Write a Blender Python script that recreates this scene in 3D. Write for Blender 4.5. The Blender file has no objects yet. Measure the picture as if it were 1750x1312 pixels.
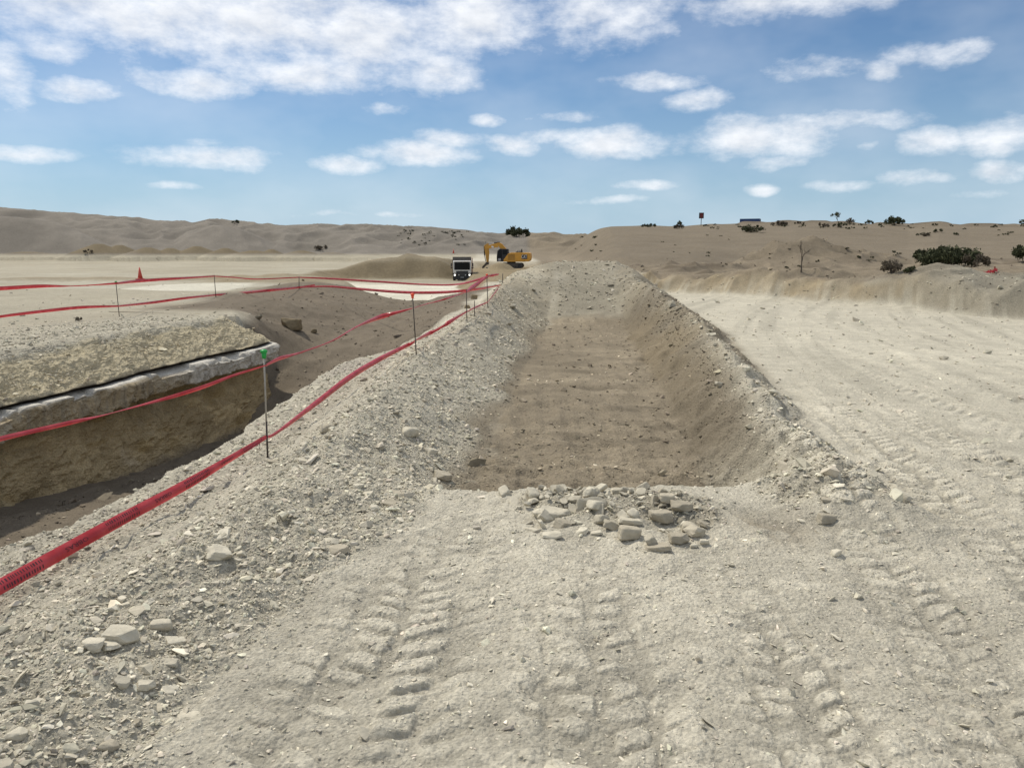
import bpy, bmesh, math, random
import numpy as np
from mathutils import Vector, Matrix, Euler

random.seed(7)
rng = np.random.default_rng(7)
sc = bpy.context.scene
COL = sc.collection
R = math.radians

# ------------------------------------------------------------------ camera
F, CU, CV, PITCH, CAMH = 1290.0, 875.0, 656.0, R(10.15), 1.9      # focal in photo pixels
cam_d = bpy.data.cameras.new("camera")
cam_d.sensor_width = 36.0
cam_d.lens = 36.0 * F / 1750.0
cam_d.clip_start = 0.05
cam_d.clip_end = 5000
cam = bpy.data.objects.new("camera", cam_d)
cam.location = (0, 0, CAMH)
cam.rotation_euler = (math.pi / 2 - PITCH, 0, 0)
COL.objects.link(cam)
sc.camera = cam

# ------------------------------------------------------------------ exposure
sc.view_settings.view_transform = 'Standard'
sc.view_settings.look = 'None'
sc.view_settings.exposure = 0.36
sc.view_settings.gamma = 1.0

# ------------------------------------------------------------------ sun
SUN_EL, SUN_AZ = R(54), R(-50)          # azimuth from +Y towards +X
sun_vec = Vector((math.sin(SUN_AZ) * math.cos(SUN_EL), math.cos(SUN_AZ) * math.cos(SUN_EL), math.sin(SUN_EL)))
sd = bpy.data.lights.new("sun", 'SUN')
sd.energy = 2.9
sd.angle = R(2.0)
sd.color = (1.0, 0.93, 0.81)
so = bpy.data.objects.new("sun", sd)
so.rotation_euler = (-sun_vec).to_track_quat('-Z', 'Y').to_euler()
so.location = (0, 0, 60)
COL.objects.link(so)

# ------------------------------------------------------------------ sky with cumulus
CLOUDS = [  # photo place, half-size, strength
 (150,15,175,75,1),(420,30,230,85,1.05),(620,60,140,80,1),(330,142,100,26,.9),(525,128,115,34,.95),(460,100,120,40,.7),
 (790,30,120,75,1),(735,128,82,36,.85),(1035,20,105,58,.95),(1345,4,160,32,1),(95,82,55,24,.6),(12,125,52,60,.9),
 (125,155,65,18,.5),(45,263,85,15,.85),(350,268,110,18,.9),(592,282,62,14,.9),(722,264,85,19,.95),(772,241,55,15,.85),
 (832,205,26,11,.75),(875,251,48,17,.85),(640,260,32,11,.6),(1055,246,100,25,1),(962,234,66,15,.8),(960,200,42,9,.5),
 (1310,236,118,34,1),(1470,208,95,18,.85),(1322,280,50,12,.75),(1112,137,82,14,.65),(1192,172,46,16,.6),
 (1612,84,78,22,.65),(1382,126,78,17,.5),(1512,122,32,14,.5),(1586,243,54,22,.9),(1712,230,92,30,.95),(1480,252,24,9,.7),
 (1112,318,48,9,.75),(1300,323,26,9,.8),(1020,341,62,6,.5),(1572,308,56,12,.65),(1722,298,60,19,.75),(1690,331,56,8,.5),
 (1430,317,46,7,.45),(640,366,90,5,.4),(295,318,36,5,.3),(340,240,28,7,.35),(650,188,28,8,.35)]

def dir_of(u, v):
    a, b = (u - CU) / F, (v - CV) / F
    d = Vector((a, math.cos(PITCH) - b * math.sin(PITCH), -math.sin(PITCH) - b * math.cos(PITCH)))
    return d.normalized()

def make_world():
    w = bpy.data.worlds.new("World")
    sc.world = w
    w.use_nodes = True
    nt = w.node_tree
    nt.nodes.clear()
    N, L = nt.nodes.new, nt.links.new
    def math_(op, a, b=None, c=None):
        n = N('ShaderNodeMath'); n.operation = op
        for i, q in enumerate((a, b, c)):
            if q is None: continue
            if isinstance(q, (int, float)): n.inputs[i].default_value = q
            else: L(q, n.inputs[i])
        return n.outputs[0]
    sky = N('ShaderNodeTexSky'); sky.sky_type = 'NISHITA'; sky.sun_disc = False
    sky.sun_elevation = SUN_EL; sky.sun_rotation = SUN_AZ
    sky.air_density = 1.0; sky.dust_density = 0.15; sky.ozone_density = 3.0
    bg = N('ShaderNodeBackground'); bg.inputs[1].default_value = 0.064
    tc = N('ShaderNodeTexCoord')
    sep = N('ShaderNodeSeparateXYZ'); L(tc.outputs['Generated'], sep.inputs[0])
    az = math_('ARCTAN2', sep.outputs[0], sep.outputs[1])
    el = math_('ARCSINE', sep.outputs[2])
    # dry coastal haze: the lowest sky pales towards a light blue
    hz = math_('POWER', math_('MAXIMUM', math_('SUBTRACT', 1.0, math_('MULTIPLY', math_('ABSOLUTE', el), 1 / .45)), 0.0), 3.6)
    hm = N('ShaderNodeMix'); hm.data_type = 'RGBA'; L(math_('MULTIPLY', hz, .93), hm.inputs['Factor'])
    tn_ = N('ShaderNodeVectorMath'); tn_.operation = 'MULTIPLY'; L(sky.outputs[0], tn_.inputs[0]); tn_.inputs[1].default_value = (.76, .93, 1.07)
    L(tn_.outputs[0], hm.inputs['A']); hm.inputs['B'].default_value = (5.5, 7.5, 9.5, 1)
    L(hm.outputs['Result'], bg.inputs[0])
    comb = N('ShaderNodeCombineXYZ'); L(az, comb.inputs[0]); L(el, comb.inputs[1])
    # wispy edges: warp the place before asking how far inside a cloud it lies
    wn = N('ShaderNodeTexNoise'); wn.inputs['Scale'].default_value = 9; wn.inputs['Detail'].default_value = 5
    L(comb.outputs[0], wn.inputs['Vector'])
    ws = N('ShaderNodeVectorMath'); ws.operation = 'SUBTRACT'; L(wn.outputs['Color'], ws.inputs[0]); ws.inputs[1].default_value = (.5, .5, .5)
    wm = N('ShaderNodeVectorMath'); wm.operation = 'MULTIPLY'; L(ws.outputs[0], wm.inputs[0]); wm.inputs[1].default_value = (.05, .022, 0)
    wa = N('ShaderNodeVectorMath'); wa.operation = 'ADD'; L(comb.outputs[0], wa.inputs[0]); L(wm.outputs[0], wa.inputs[1])
    total = None
    for (u, v, ru, rv, s) in CLOUDS:
        d = dir_of(u, v)
        a0, e0 = math.atan2(d.x, d.y), math.asin(d.z)
        d2, d3 = dir_of(u + ru, v), dir_of(u, v - rv)
        ra = abs(math.atan2(d2.x, d2.y) - a0) * 1.22
        re = abs(math.asin(d3.z) - e0) * 1.28
        sb = N('ShaderNodeVectorMath'); sb.operation = 'SUBTRACT'; L(wa.outputs[0], sb.inputs[0]); sb.inputs[1].default_value = (a0, e0, 0)
        ml = N('ShaderNodeVectorMath'); ml.operation = 'MULTIPLY'; L(sb.outputs[0], ml.inputs[0]); ml.inputs[1].default_value = (1 / ra, 1 / re, 0)
        dt = N('ShaderNodeVectorMath'); dt.operation = 'DOT_PRODUCT'; L(ml.outputs[0], dt.inputs[0]); L(ml.outputs[0], dt.inputs[1])
        m = math_('MULTIPLY_ADD', dt.outputs['Value'], -s, s)
        if total is None: total = m
        else:
            n = N('ShaderNodeMath'); n.operation = 'SMOOTH_MAX'; L(total, n.inputs[0]); L(m, n.inputs[1]); n.inputs[2].default_value = .15
            total = n.outputs[0]
    # unseen cumulus beside, behind and overhead: added and thickened as white fill light
    st = N('ShaderNodeVectorMath'); st.operation = 'MULTIPLY'; L(comb.outputs[0], st.inputs[0]); st.inputs[1].default_value = (1, 1.9, 1)
    nz = N('ShaderNodeTexNoise'); nz.inputs['Scale'].default_value = 13; nz.inputs['Detail'].default_value = 12; nz.inputs['Roughness'].default_value = .64
    L(st.outputs[0], nz.inputs['Vector'])
    nb = N('ShaderNodeTexNoise'); nb.inputs['Scale'].default_value = 5.5; nb.inputs['Detail'].default_value = 4
    L(st.outputs[0], nb.inputs['Vector'])
    away = math_('MAXIMUM', math_('GREATER_THAN', math_('ABSOLUTE', az), .72), math_('GREATER_THAN', el, .42))
    wild = math_('MULTIPLY', math_('MULTIPLY_ADD', nb.outputs[0], 4.0, -1.35), away)
    total = math_('MAXIMUM', total, math_('ADD', wild, math_('MULTIPLY_ADD', away, 2.0, -2.0)))
    dens = math_('ADD', total, math_('MULTIPLY_ADD', nz.outputs[0], 3.0, -1.6))
    mr = N('ShaderNodeMapRange'); mr.interpolation_type = 'SMOOTHSTEP'
    L(dens, mr.inputs['Value']); mr.inputs['From Min'].default_value = -.4; mr.inputs['From Max'].default_value = 1.35
    mr.inputs['To Max'].default_value = .96
    # faint veil that most of the sky carries
    veil = math_('MULTIPLY', math_('MAXIMUM', math_('MULTIPLY_ADD', nb.outputs[0], 1.6, -.62), 0.0), .38)
    alpha = math_('MAXIMUM', mr.outputs[0], veil)
    # tops catch the light, undersides are greyer
    up = N('ShaderNodeVectorMath'); up.operation = 'ADD'; L(st.outputs[0], up.inputs[0]); up.inputs[1].default_value = (-.006, .022, 0)
    nu = N('ShaderNodeTexNoise'); nu.inputs['Scale'].default_value = 13; nu.inputs['Detail'].default_value = 5; nu.inputs['Roughness'].default_value = .55
    L(up.outputs[0], nu.inputs['Vector'])
    relief = math_('MULTIPLY', math_('SUBTRACT', nu.outputs[0], nz.outputs[0]), 4.5)
    shade = N('ShaderNodeMapRange'); L(math_('ADD', math_('ADD', dens, relief), math_('MULTIPLY', nb.outputs[0], .8)), shade.inputs['Value'])
    shade.inputs['From Min'].default_value = .7; shade.inputs['From Max'].default_value = 2.2
    cm = N('ShaderNodeMix'); cm.data_type = 'RGBA'; L(shade.outputs[0], cm.inputs['Factor'])
    cm.inputs['A'].default_value = (.93, .95, .98, 1); cm.inputs['B'].default_value = (.70, .73, .78, 1)
    bc = N('ShaderNodeBackground'); bc.inputs[1].default_value = .86
    L(cm.outputs['Result'], bc.inputs[0])
    mx = N('ShaderNodeMixShader'); L(alpha, mx.inputs[0]); L(bg.outputs[0], mx.inputs[1]); L(bc.outputs[0], mx.inputs[2])
    out = N('ShaderNodeOutputWorld'); L(mx.outputs[0], out.inputs[0])
make_world()

# ------------------------------------------------------------------ noise
def _h(ix, iy, seed):
    h = (ix.astype(np.int64) * 374761393 + iy.astype(np.int64) * 668265263 + seed * 974634777) & 0xFFFFFFFF
    h = ((h ^ (h >> 13)) * 1274126177) & 0xFFFFFFFF
    h = (h ^ (h >> 16)) * 2246822519 & 0xFFFFFFFF
    return ((h ^ (h >> 15)) & 0xFFFFFF).astype(np.float32) / np.float32(0x7FFFFF) - 1.0

def vn(x, y, seed=0):
    x0 = np.floor(x); y0 = np.floor(y)
    fx = (x - x0).astype(np.float32); fy = (y - y0).astype(np.float32)
    fx = fx * fx * (3 - 2 * fx); fy = fy * fy * (3 - 2 * fy)
    ix = x0.astype(np.int64); iy = y0.astype(np.int64)
    a = _h(ix, iy, seed); b = _h(ix + 1, iy, seed); c = _h(ix, iy + 1, seed); d = _h(ix + 1, iy + 1, seed)
    return (a + (b - a) * fx) * (1 - fy) + (c + (d - c) * fx) * fy

def rot(x, y, a):
    c, s = math.cos(a), math.sin(a)
    return x * c - y * s, x * s + y * c

def spacing(r):
    return np.clip(np.minimum(r * r / (1.9 * 755) * .8, r * .008), .008, None)

def fbm(x, y, lam, octs, seed, sp=None, gain=.5, ridged=False):
    out = np.zeros(np.shape(x), np.float32)
    amp, tot = 1.0, 0.0
    for k in range(octs):
        xr, yr = rot(x, y, .6 + k * 1.1)
        n = vn(xr / lam + 17.3 * k, yr / lam - 9.1 * k, seed + k)
        if ridged: n = 1 - 2 * np.abs(n)
        if sp is not None:
            n = n * np.clip(lam / (2 * sp) - .5, 0, 1)
        out += amp * n
        tot += amp; amp *= gain; lam *= .49
    return out / tot

def ss(a, b, x):
    t = np.clip((x - a) / (b - a), 0, 1)
    return t * t * (3 - 2 * t)

def gauss(x, y, cx, cy, rx, ry):
    return np.exp(-(((x - cx) / rx) ** 2 + ((y - cy) / ry) ** 2))

I = np.interp

# ------------------------------------------------------------------ the lie of the land
def xc(y): return .82 + .091 * (y - 6.5)               # axis of the new trench
HW = 1.27
def xl(y): return I(y, [0,2,2.8,3.4,5.2,7,9.8,14,22,30,36,60], [-2.45,-2.2,-2.06,-1.98,-1.68,-1.62,-1.56,-1.16,-.43,.25,.5,2])
def zl(y): return I(y, [0,3,5.2,7,9.8,14,22,28,31,36,42], [.13,.15,.17,.2,.25,.34,.62,.92,1.0,.7,0])
def xf(y): return I(y, [0,2.5,3.14,4.39,5.2,6.3], [-1.6,-1.36,-1.26,-.99,-.78,-.47]) * (y < 6.3) + (xc(y) - HW) * (y >= 6.3)
def zf(y): return I(y, [5.75,6.45,23.2,25.0,31.2,33.5,40], [0,-.38,-.38,-.05,1.36,1.3,0])
def xr(y): return np.where(y < 6.3, xc(6.3) + HW - .12, xc(y) + HW - .12)
def xrc(y): return I(y, [4.5,6.2,7.8,10,14,17.7,20.8,28,31,40], [2.75,2.62,2.88,3.2,3.72,4.12,4.22,4.6,4.55,5])
def zrc(y): return I(y, [4.6,5.6,7.8,10,14,17.7,20.8,28,31,34,40], [0,.13,.18,.25,.34,.42,.54,.78,1.2,1.1,0])
def xro(y): return xrc(y) + I(y, [4,8,14,20,28,31], [.35,.4,.55,.9,1.5,2.0])
def xe(y): return I(y, [0,4.57,5.9,7.7,10.4,12.6,15,20,27,33,38], [-3.55,-3.28,-2.98,-2.9,-2.92,-2.73,-2.15,-1.65,-1.35,-1.3,-1.3])
def zp(y): return I(y, [0,12,15,19.5,21.3,23,25,28,32,36], [-2.3,-2.4,-2.75,-2.85,-2.2,-1.55,-1.12,-.75,-.5,-.45])
def xw(y): return np.where(y < 21.7, -8.6 + .1875 * (y - 12.1), I(y, [21.7,24,28,33,38], [-6.8,-5.6,-4.6,-3.6,-3.2]))
def yb(x): return I(x, [3,4.5,6.5,9.5,11.2,12.4,13.6,17,22,30], [60,44,33.2,29.2,27.0,24.4,21.2,15.5,8,0])

SKY_U = [-500,0,60,150,230,290,340,370,400,480,560,640,700,800,860,900,930,960,1000,1100]
SKY_V = [335,360,364,371,377,381,383,378,381,386,387,388,391,397,402,402,400,404,404,408]
DUN_U = [930,960,1000,1040,1100,1160,1200,1262,1300,1350,1430,1500,1540,1590,1640,1700,1750,1900,2400]
DUN_V = [416,405,396,388.5,386,388,384.5,380.5,381,379,381,383,385,380,384,384,382,378,372]

PALE = np.array([.480,.446,.358]); CLAY = np.array([.485,.452,.362]); RUB = np.array([.42,.388,.305])
SOIL = np.array([.178,.150,.107]); RAMP = np.array([.170,.142,.105]); TAN = np.array([.35,.315,.235])
DUNE = np.array([.180,.150,.108]); HILL = np.array([.172,.155,.130]); WHITE = np.array([.60,.57,.47])
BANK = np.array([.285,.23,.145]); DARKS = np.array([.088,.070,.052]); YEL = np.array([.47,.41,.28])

TRACKS = [  # x at y=3, drift per metre, curl, half width, lug pitch, depth, start y, end y
 (-.62,.10,0,.68,.155,.017,0,5.9),(.36,.07,0,.58,.16,.013,0,5.1),(1.25,.06,0,.46,.15,.011,0,5.0),
 (2.02,.20,0,.44,.14,.013,0,13.0),(2.95,.15,0,.50,.15,.017,0,22),(3.95,.08,.002,.50,.16,.018,0,20),(5.2,.02,.004,.44,.24,.012,2,22),
 (6.9,-.1,.007,.5,.24,.009,4,25)]

def terrain(x, y, full=True):
    r = np.hypot(x, y)
    sp = spacing(np.maximum(r, .6))
    u = CU + F * x / np.maximum(y, .5)                  # bearing of the place
    front = y > .3
    wob = fbm(x, y, 1.3, 3, 11, sp)                     # edges wander
    wob2 = fbm(x, y, .45, 3, 15, sp)
    xw_ = x + .16 * wob + .06 * wob2
    yw = y + .12 * wob2
    z = .035 * fbm(x, y, 3.0, 3, 21, sp) * ss(1, 4, r)
    rub = .16 * np.ones_like(x)
    col = np.empty(x.shape + (3,)); 
    big = fbm(x, y, 2.2, 4, 31, sp); big2 = fbm(x, y, 7.0, 4, 35, sp)
    tex = np.clip(.5 + .5 * big, 0, 1)
    col[...] = PALE
    def mix(c, w):
        nonlocal col
        w = np.clip(w, 0, 1)[..., None]
        col = col * (1 - w) + c * w
    # right hand haul road is yellower and paler, shoulder of it greyer
    road = ss(3.4, 5.6, x + .5 * wob) * ss(4, 9, y)
    mix(CLAY, road * (.75 + .25 * big))
    # left-hand plain
    left = ss(-7, -9, x)
    mix(TAN * .92, left * (.8 + .3 * big2))
    far_l = left * ss(22, 30, y) * front
    mix(TAN * .72, far_l * ss(.05, .45, fbm(x * .22, y * .6, 1.6, 4, 37, sp)) * .6); mix(WHITE * .8, far_l * ss(.2, .5, fbm(x * .12, y * .5, 2.2, 4, 39, sp)) * .55)
    strip = (gauss(x, y * 0, .72 + .06 * y, 0, .20, 9) + .8 * gauss(x, y * 0, 1.75 + .1 * y, 0, .25, 9) + .5 * gauss(x, y * 0, 2.75 + .12 * y, 0, .2, 9)) * ss(-.35, .45, big) * ss(9, 6, y) * front
    rub = np.maximum(rub, .5 * strip); mix(PALE * .86, strip * .6)
    rub = np.maximum(rub, .12 * ss(.1, .5, big) * front * ss(14, 8, y))
    # ---- berms and the trench
    brk = [(xl(y) - .62 - .9 * ss(20, 30, y), .02 * np.ones_like(y)), (xl(y), zl(y)), (xf(y), zf(y + .22 * wob + .3 * wob2)), (xr(y), zf(y + .22 * wob + .3 * wob2)), (xrc(y), zrc(y)), (xro(y), np.zeros_like(y))]
    prof = np.zeros_like(x)
    for (xa, za), (xb, zb) in zip(brk[:-1], brk[1:]):
        t = (xw_ - xa) / np.maximum(xb - xa, 1e-3)
        inside = (t >= 0) & (t < 1)
        tt = np.clip(t, 0, 1); tt = .55 * tt + .45 * tt * tt * (3 - 2 * tt)
        prof = np.where(inside, za + (zb - za) * tt, prof)
    yfade = ss(42, 36, y) * front
    prof = prof * yfade
    inspan = ss(-.1, .25, xw_ - (xl(y) - .75 - .9 * ss(20, 30, y))) * ss(-.1, .2, xro(y) + .1 - xw_) * ss(44, 36, y) * front
    z = z * (1 - .6 * inspan) + prof
    lslope = ss(-.75, -.25, xw_ - xl(y)) * ss(.12, -.12, xw_ - xf(y)) * ss(42, 38, y) * front
    floor = ss(-.15, .2, xw_ - xf(y)) * ss(-.35, .1, xr(y) + .35 - xw_) * ss(5.95, 6.3, y + .22 * wob + .3 * wob2) * ss(25.2, 23.2, yw + 1.2 * wob)
    rslope = ss(-.2, .05, xw_ - xr(y)) * ss(.1, -.25, xw_ - xro(y)) * ss(4.9, 5.7, y) * ss(42, 38, y)
    pile = ss(-.7, .5, xw_ - xf(y) + .5 * wob) * ss(-.7, .4, xr(y) - xw_ + .5 * wob) * ss(23.2, 24.6, yw + .9 * wob) * ss(42, 38, y)
    # lower flank of the left berm is fine brown soil, the upper is pale rubble
    lt = (xw_ - xl(y)) / np.maximum(xf(y) - xl(y), .1)
    brown_l = lslope * ss(.68, .95, lt + .25 * wob) * ss(6.2, 7.6, y) * (1 - .75 * ss(17, 23, y))
    mix(RUB, lslope * (.85 + .15 * big)); mix(SOIL * 1.2, brown_l * .85)
    brown_far = ss(9, 20, y) * .7
    mix(BANK * .9, lslope * brown_far * tex)
    mix(SOIL * 1.15, np.exp(-((xw_ - xf(y) - .08) / .24) ** 2) * ss(6.2, 7.2, y) * ss(24, 20, y))
    mix(SOIL * (1.28 + .14 * big[..., None]), floor)
    mix(SOIL * 1.9, floor * ss(-.1, .6, fbm(x * .4, y, .6, 4, 41, sp)) * .45); mix(SOIL * .8, floor * ss(.1, .5, fbm(x * .5, y, .35, 3, 45, sp)) * .6)
    rcr = np.exp(-((xw_ - xrc(y) - .05) / .22) ** 2)
    mix(SOIL * .98, rslope * (1 - .8 * rcr * ss(16, 12, y)) * ss(5.7, 7, y) * .9)
    mix(RUB, rslope * np.clip(ss(8.2, 6.2, y) + .75 * rcr * ss(.0, .4, big + .2), 0, 1) * .8)
    mix(BANK * .8, rslope * ss(.3, .7, tex) * ss(9, 14, y) * .5)
    mix((RUB * .52 + BANK * .16) * (1 + .15 * big[..., None]), pile)
    mix(RUB * .45 + BANK * .25, rslope * ss(22, 28, y) * .8); mix(SOIL * 1.2, ss(.0, .2, xw_ - xrc(y)) * ss(.25, -.1, xw_ - xro(y)) * ss(9, 12, y) * ss(26, 22, y) * .9)
    rub = np.maximum(rub, lslope * (1 - .65 * brown_l)); rub = np.maximum(rub, rslope * (.35 + .65 * np.clip(rcr + ss(7.5, 6, y), 0, 1)))
    rub = np.maximum(rub, rslope * .8); rub = np.maximum(rub, pile * 1.0); rub = rub * (1 - floor) + .2 * floor + .15 * floor * ss(.1, .5, big)
    # bank under the tape: trampled chips
    bank = ss(-.15, .1, xw_ - xe(y)) * ss(.1, -.2, xw_ - xl(y) + .55) * ss(30, 24, y) * front
    mix(RUB * .98, bank * .8); mix(np.array([.33,.29,.26]), bank * ss(.1, .6, big) * .4)
    rub = np.maximum(rub, bank * .75)
    z = z + rslope * (.13 * fbm(x, y, .8, 4, 147, sp, .6, True) + .09 * fbm(x, y, .22, 3, 149, sp)) + lslope * .03 * fbm(x, y, .6, 3, 151, sp, .5, True) + pile * .08 * fbm(x, y, .8, 4, 153, sp)
    # rocky lip at the near trench end
    heap = gauss(xw_, yw, .33, 5.42, .34, .30) * .06 + gauss(xw_, yw, .98, 5.3, .42, .30) * .075 + gauss(xw_, yw, 1.28, 5.1, .22, .22) * .05
    z = z + heap
    hp = ss(.012, .045, heap)
    mix(RUB * .8, hp); rub = np.maximum(rub, hp)
    rh = gauss(xw_, yw, 2.32, 5.6, .28, .5) * .08
    z = z + rh; mix(RUB * .85, ss(.02, .07, rh)); rub = np.maximum(rub, ss(.02, .07, rh) * .9)
    dust = gauss(xw_, yw, 1.75, 5.0, .35, .3); mix(SOIL * 1.35, dust * .8)
    # ---- the old pit on the left, its ramp and the ridge behind
    zpv = zp(y) + .07 * fbm(x, y, .8, 4, 51, sp)
    run_r = I(y, [0,11,14,20,27,36], [.25,.25,.6,2.2,3.2,3.5])
    run_l = I(y, [0,21.3,22.2,25,30,38], [.2,.2,1.3,3.8,5,5])
    tr = np.clip((xe(y) - xw_ + .0) / run_r, 0, 1)
    wl_ = xw(y)
    xq = np.where(y < 21.5, x, xw_)
    tl = np.clip((wl_ - .45 - xq) / run_l, 0, 1)
    tl = np.where(y < 21.5, tl, tl * tl * (3 - 2 * tl))
    depth = zpv * (tr * tr * (3 - 2 * tr)) * (1 - tl)
    infront = front & (y < 40)
    pw = ss(40, 35, y) * infront
    shelf = np.where((x < wl_ - .4) & (x > wl_ - 2.0) & (y < 21.7), -.05 - .75 * np.clip((x - wl_ + 2.0) / 1.5, 0, 1) * ss(21.9, 21.2, y), 0)
    z = z + depth * pw + shelf * infront
    inpit = (tr > .12) & (tl < .9) & infront
    pitw = ss(.05, .4, tr) * ss(1.0, .7, tl) * ss(41, 38, y) * infront
    mix(RAMP * (1 + .15 * big[..., None]), pitw)
    rmix = ss(-9.5, -8.0, x) * ss(-6.0, -7.0, x) * ss(20.5, 23, y) * ss(38, 34, y)
    mix(RAMP * 1.02, ss(-12.5, -10.5, x + .6 * wob) * ss(.1, -.7, x + .4 * wob - (xl(y) - 1.3)) * ss(22.5, 25, y + .5 * wob) * ss(42, 37, y))
    rub = np.where(infront, rub * (1 - .8 * pitw) + .32 * pitw, rub)
    onw = (x - wl_ > -1.9) & (x - wl_ < -.15) & (y > 8) & (y < 21.5)
    rub = np.where(onw, .55, rub); rub = np.maximum(rub, .5 * ss(1.4, .2, np.abs(x - wl_ - .5)) * (y < 21) * (y > 8))
    rg = .42 * gauss(x, y, -9.3, 34.5, 2.0, 2.2) + .06 * gauss(x, y, -6.0, 34, 2.5, 2.0) + .15 * gauss(x, y, -11.8, 31, 1.6, 2.2) + .18 * gauss(x, y, -8.6, 27.5, 1.2, 1.5)
    z = z + rg
    # rubble along the far brink
    brink = ss(-12.6, -11, x) * ss(wl_ - 1.2, wl_ - 1.9, x) * ss(22.5, 20, y) * infront
    mix(YEL, onw * 1.0)
    brk2 = ss(2.6, .6, np.abs(x - (wl_ - 2.4))) * ss(23, 20.5, y) * infront
    mix(RUB * .9, brk2 * .9); rub = np.maximum(rub, brk2 * .8)
    # ---- left plain falls away, broken lips and the pale patch
    dip = ss(-9, -14, x + .1 * y) * ss(46, 62, y) * ss(175, 130, y)
    z = z - .95 * dip * front
    lip = gauss(x, y, -24, 44.5, 9, 1.6) * .25 + gauss(x, y, -12.8, 42, 3.6, 3.0) * .45 + gauss(x, y, -15.5, 46, 3, 3.0) * .25
    z = z + lip * (1 + .5 * wob); mix(BANK * .85, ss(.06, .25, lip) * (.7 + .5 * big) * front)
    patch = ss(1, .8, np.maximum(np.abs(x + 15.9 - .0 * y) / 3.2, np.abs(y - 37.5 + .35 * (x + 15.9)) / 2.6) + .12 * wob) * front
    mix(WHITE * .92, patch)
    # ---- the low white pit with the truck
    xL = I(y, [33,38,45,60,85,103], [-7.5,-8.5,-11,-20,-25,-27]) ; xR = I(y, [33,38,60,98,104], [-1.6,-1.5,-1.4,-3.2,-4])
    xq2 = x + 1.2 * fbm(x, y, 9, 3, 61, sp); yq = y + 1.6 * fbm(x, y, 8, 3, 65, sp)
    dl = np.clip((xq2 - xL) / 5, 0, 1); dr = np.clip((xR - xq2) / I(y, [40,80,100], [3,4,2.6]), 0, 1)
    df = ss(33, 39, y + .5 * big); db = np.clip((104.5 - yq) / 3.2, 0, 1)
    m2 = np.minimum(np.minimum(dl, dr), db) * df
    m2s = m2 * m2 * (3 - 2 * m2)
    top2 = I(x, [-32,-27,-20,-14.5,-12,-9,-5,-1], [-.95,-.9,-.35,.35,.05,.25,.05,.0])
    wallup = ss(108, 104, yq) * ss(90, 101, yq) * ss(-30, -25, x) * ss(1, -3, x)
    crest = np.exp(-((yq - 106.0) / 3.0) ** 2) * ss(-31, -24, x) * ss(2, -4, x)
    z = np.where(front, z * (1 - m2s) + (-2.12 + .05 * big) * m2s, z)
    wr = fbm(x * .8, y, 3.2, 4, 67, sp, .55, True)
    z = z + crest * (top2 + .55 * ss(-2, -6, x) + .3 * wr) * (1 - m2s) + .22 * wr * ss(0, .2, m2) * ss(1, .7, m2) * ss(85, 95, y) * front
    z = z + .4 * gauss(x, y, -14.4, 106, 1.6, 2.0)
    fl2 = m2s * front
    mix(BANK * .72 * (1 + .2 * big[..., None]), ss(.02, .3, m2) * front * (y > 33))
    mix(TAN * .9, ss(.80, .97, m2) * front); 
    mix(WHITE, ss(.84, .97, m2) * ss(93, 86, y + 5 * big2) * (.7 + .4 * tex) * front)
    mix(BANK * .62 * (1 + .5 * wr[..., None]), crest * .9)
    lowr = ss(44, 58, y) * ss(113, 107, y) * ss(-9, -5, x) * ss(9, 5, x)
    z = np.where(front, z - np.clip(z + 1.25 + .1 * big, 0, 3) * lowr, z)
    # digger's bench and the heap beside the truck
    z = np.where(front, z + (-.86 - z) * ss(9, 5.5, np.hypot((x - 1.0) * .9, y - 112)), z)
    h3 = gauss(x, y, -1.8, 103.4, 1.8, 2.2) * 1.2 + gauss(x, y, 1.2, 104.5, 2.4, 2.4) * .5
    near_dig = ss(12, 8, np.hypot(x - 1.0, y - 107)) * ss(109, 106, y)
    z = z + h3; z = np.where(near_dig > 0, z - np.clip(z + .95, 0, 3) * near_dig * ss(.8, 1.6, np.hypot(x + 1.6, y - 103.4) / 1.6), z)
    mix(BANK * .85, ss(-8, -4, x) * ss(9, 5, x) * ss(40, 50, y) * ss(122, 116, y) * (1 - ss(.8, .97, m2)) * front); mix(BANK * .95, ss(.1, .5, h3)); mix(BANK * .9, ss(9, 5, np.hypot(x - .5, y - 109)))
    # ---- hills on the left and centre
    vs = I(u, SKY_U, SKY_V)
    rz = CAMH + (425 - vs) / F * 228
    gul = fbm(x + .5 * y, y * .45, 16, 4, 71, sp, .5, True)
    hill = rz * ss(168, 226, y + 5 * gul * ss(226, 190, y)) + 1.0 * fbm(x, y, 12, 5, 75, sp, .65) * ss(168, 190, y)
    hrough = fbm(x, y, 6, 4, 79, sp, .6, True)
    hill = hill + 1.5 * hrough * ss(172, 195, y) * ss(232, 215, y)
    hill = hill - ss(232, 330, y) * 3
    spur_t = CAMH + (425 - I(u, [-500,0,50,110,150,190,250], [352,370,373,381,396,416,440])) / F * 184
    spur = spur_t * ss(163, 184, y + 3 * gul) * ss(215, 190, y)
    knoll_t = CAMH + (425 - I(u, [285,330,375,420,470,520], [425,397,386,392,412,432])) / F * 196
    knoll = knoll_t * ss(170, 196, y + 4 * gul) * ss(222, 200, y)
    heaps = np.zeros_like(x)
    for (hu, hv, hw, hy) in [(180,417,60,158),(215,419,45,160),(262,423,50,156),(300,424,40,158),(345,421,48,160),(392,424,40,158),(440,428,60,156),(470,426,30,160),(520,428,50,157),(570,431,60,158),(60,430,90,160),(640,434,60,158)]:
        ht = CAMH + (425 - hv) / F * hy
        cu = (hu - CU) / F * hy
        heaps = np.maximum(heaps, ht * np.clip(1.12 - np.hypot((x - cu) / (hw / F * hy), (y - hy) / 6.0), 0, 1))
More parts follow.
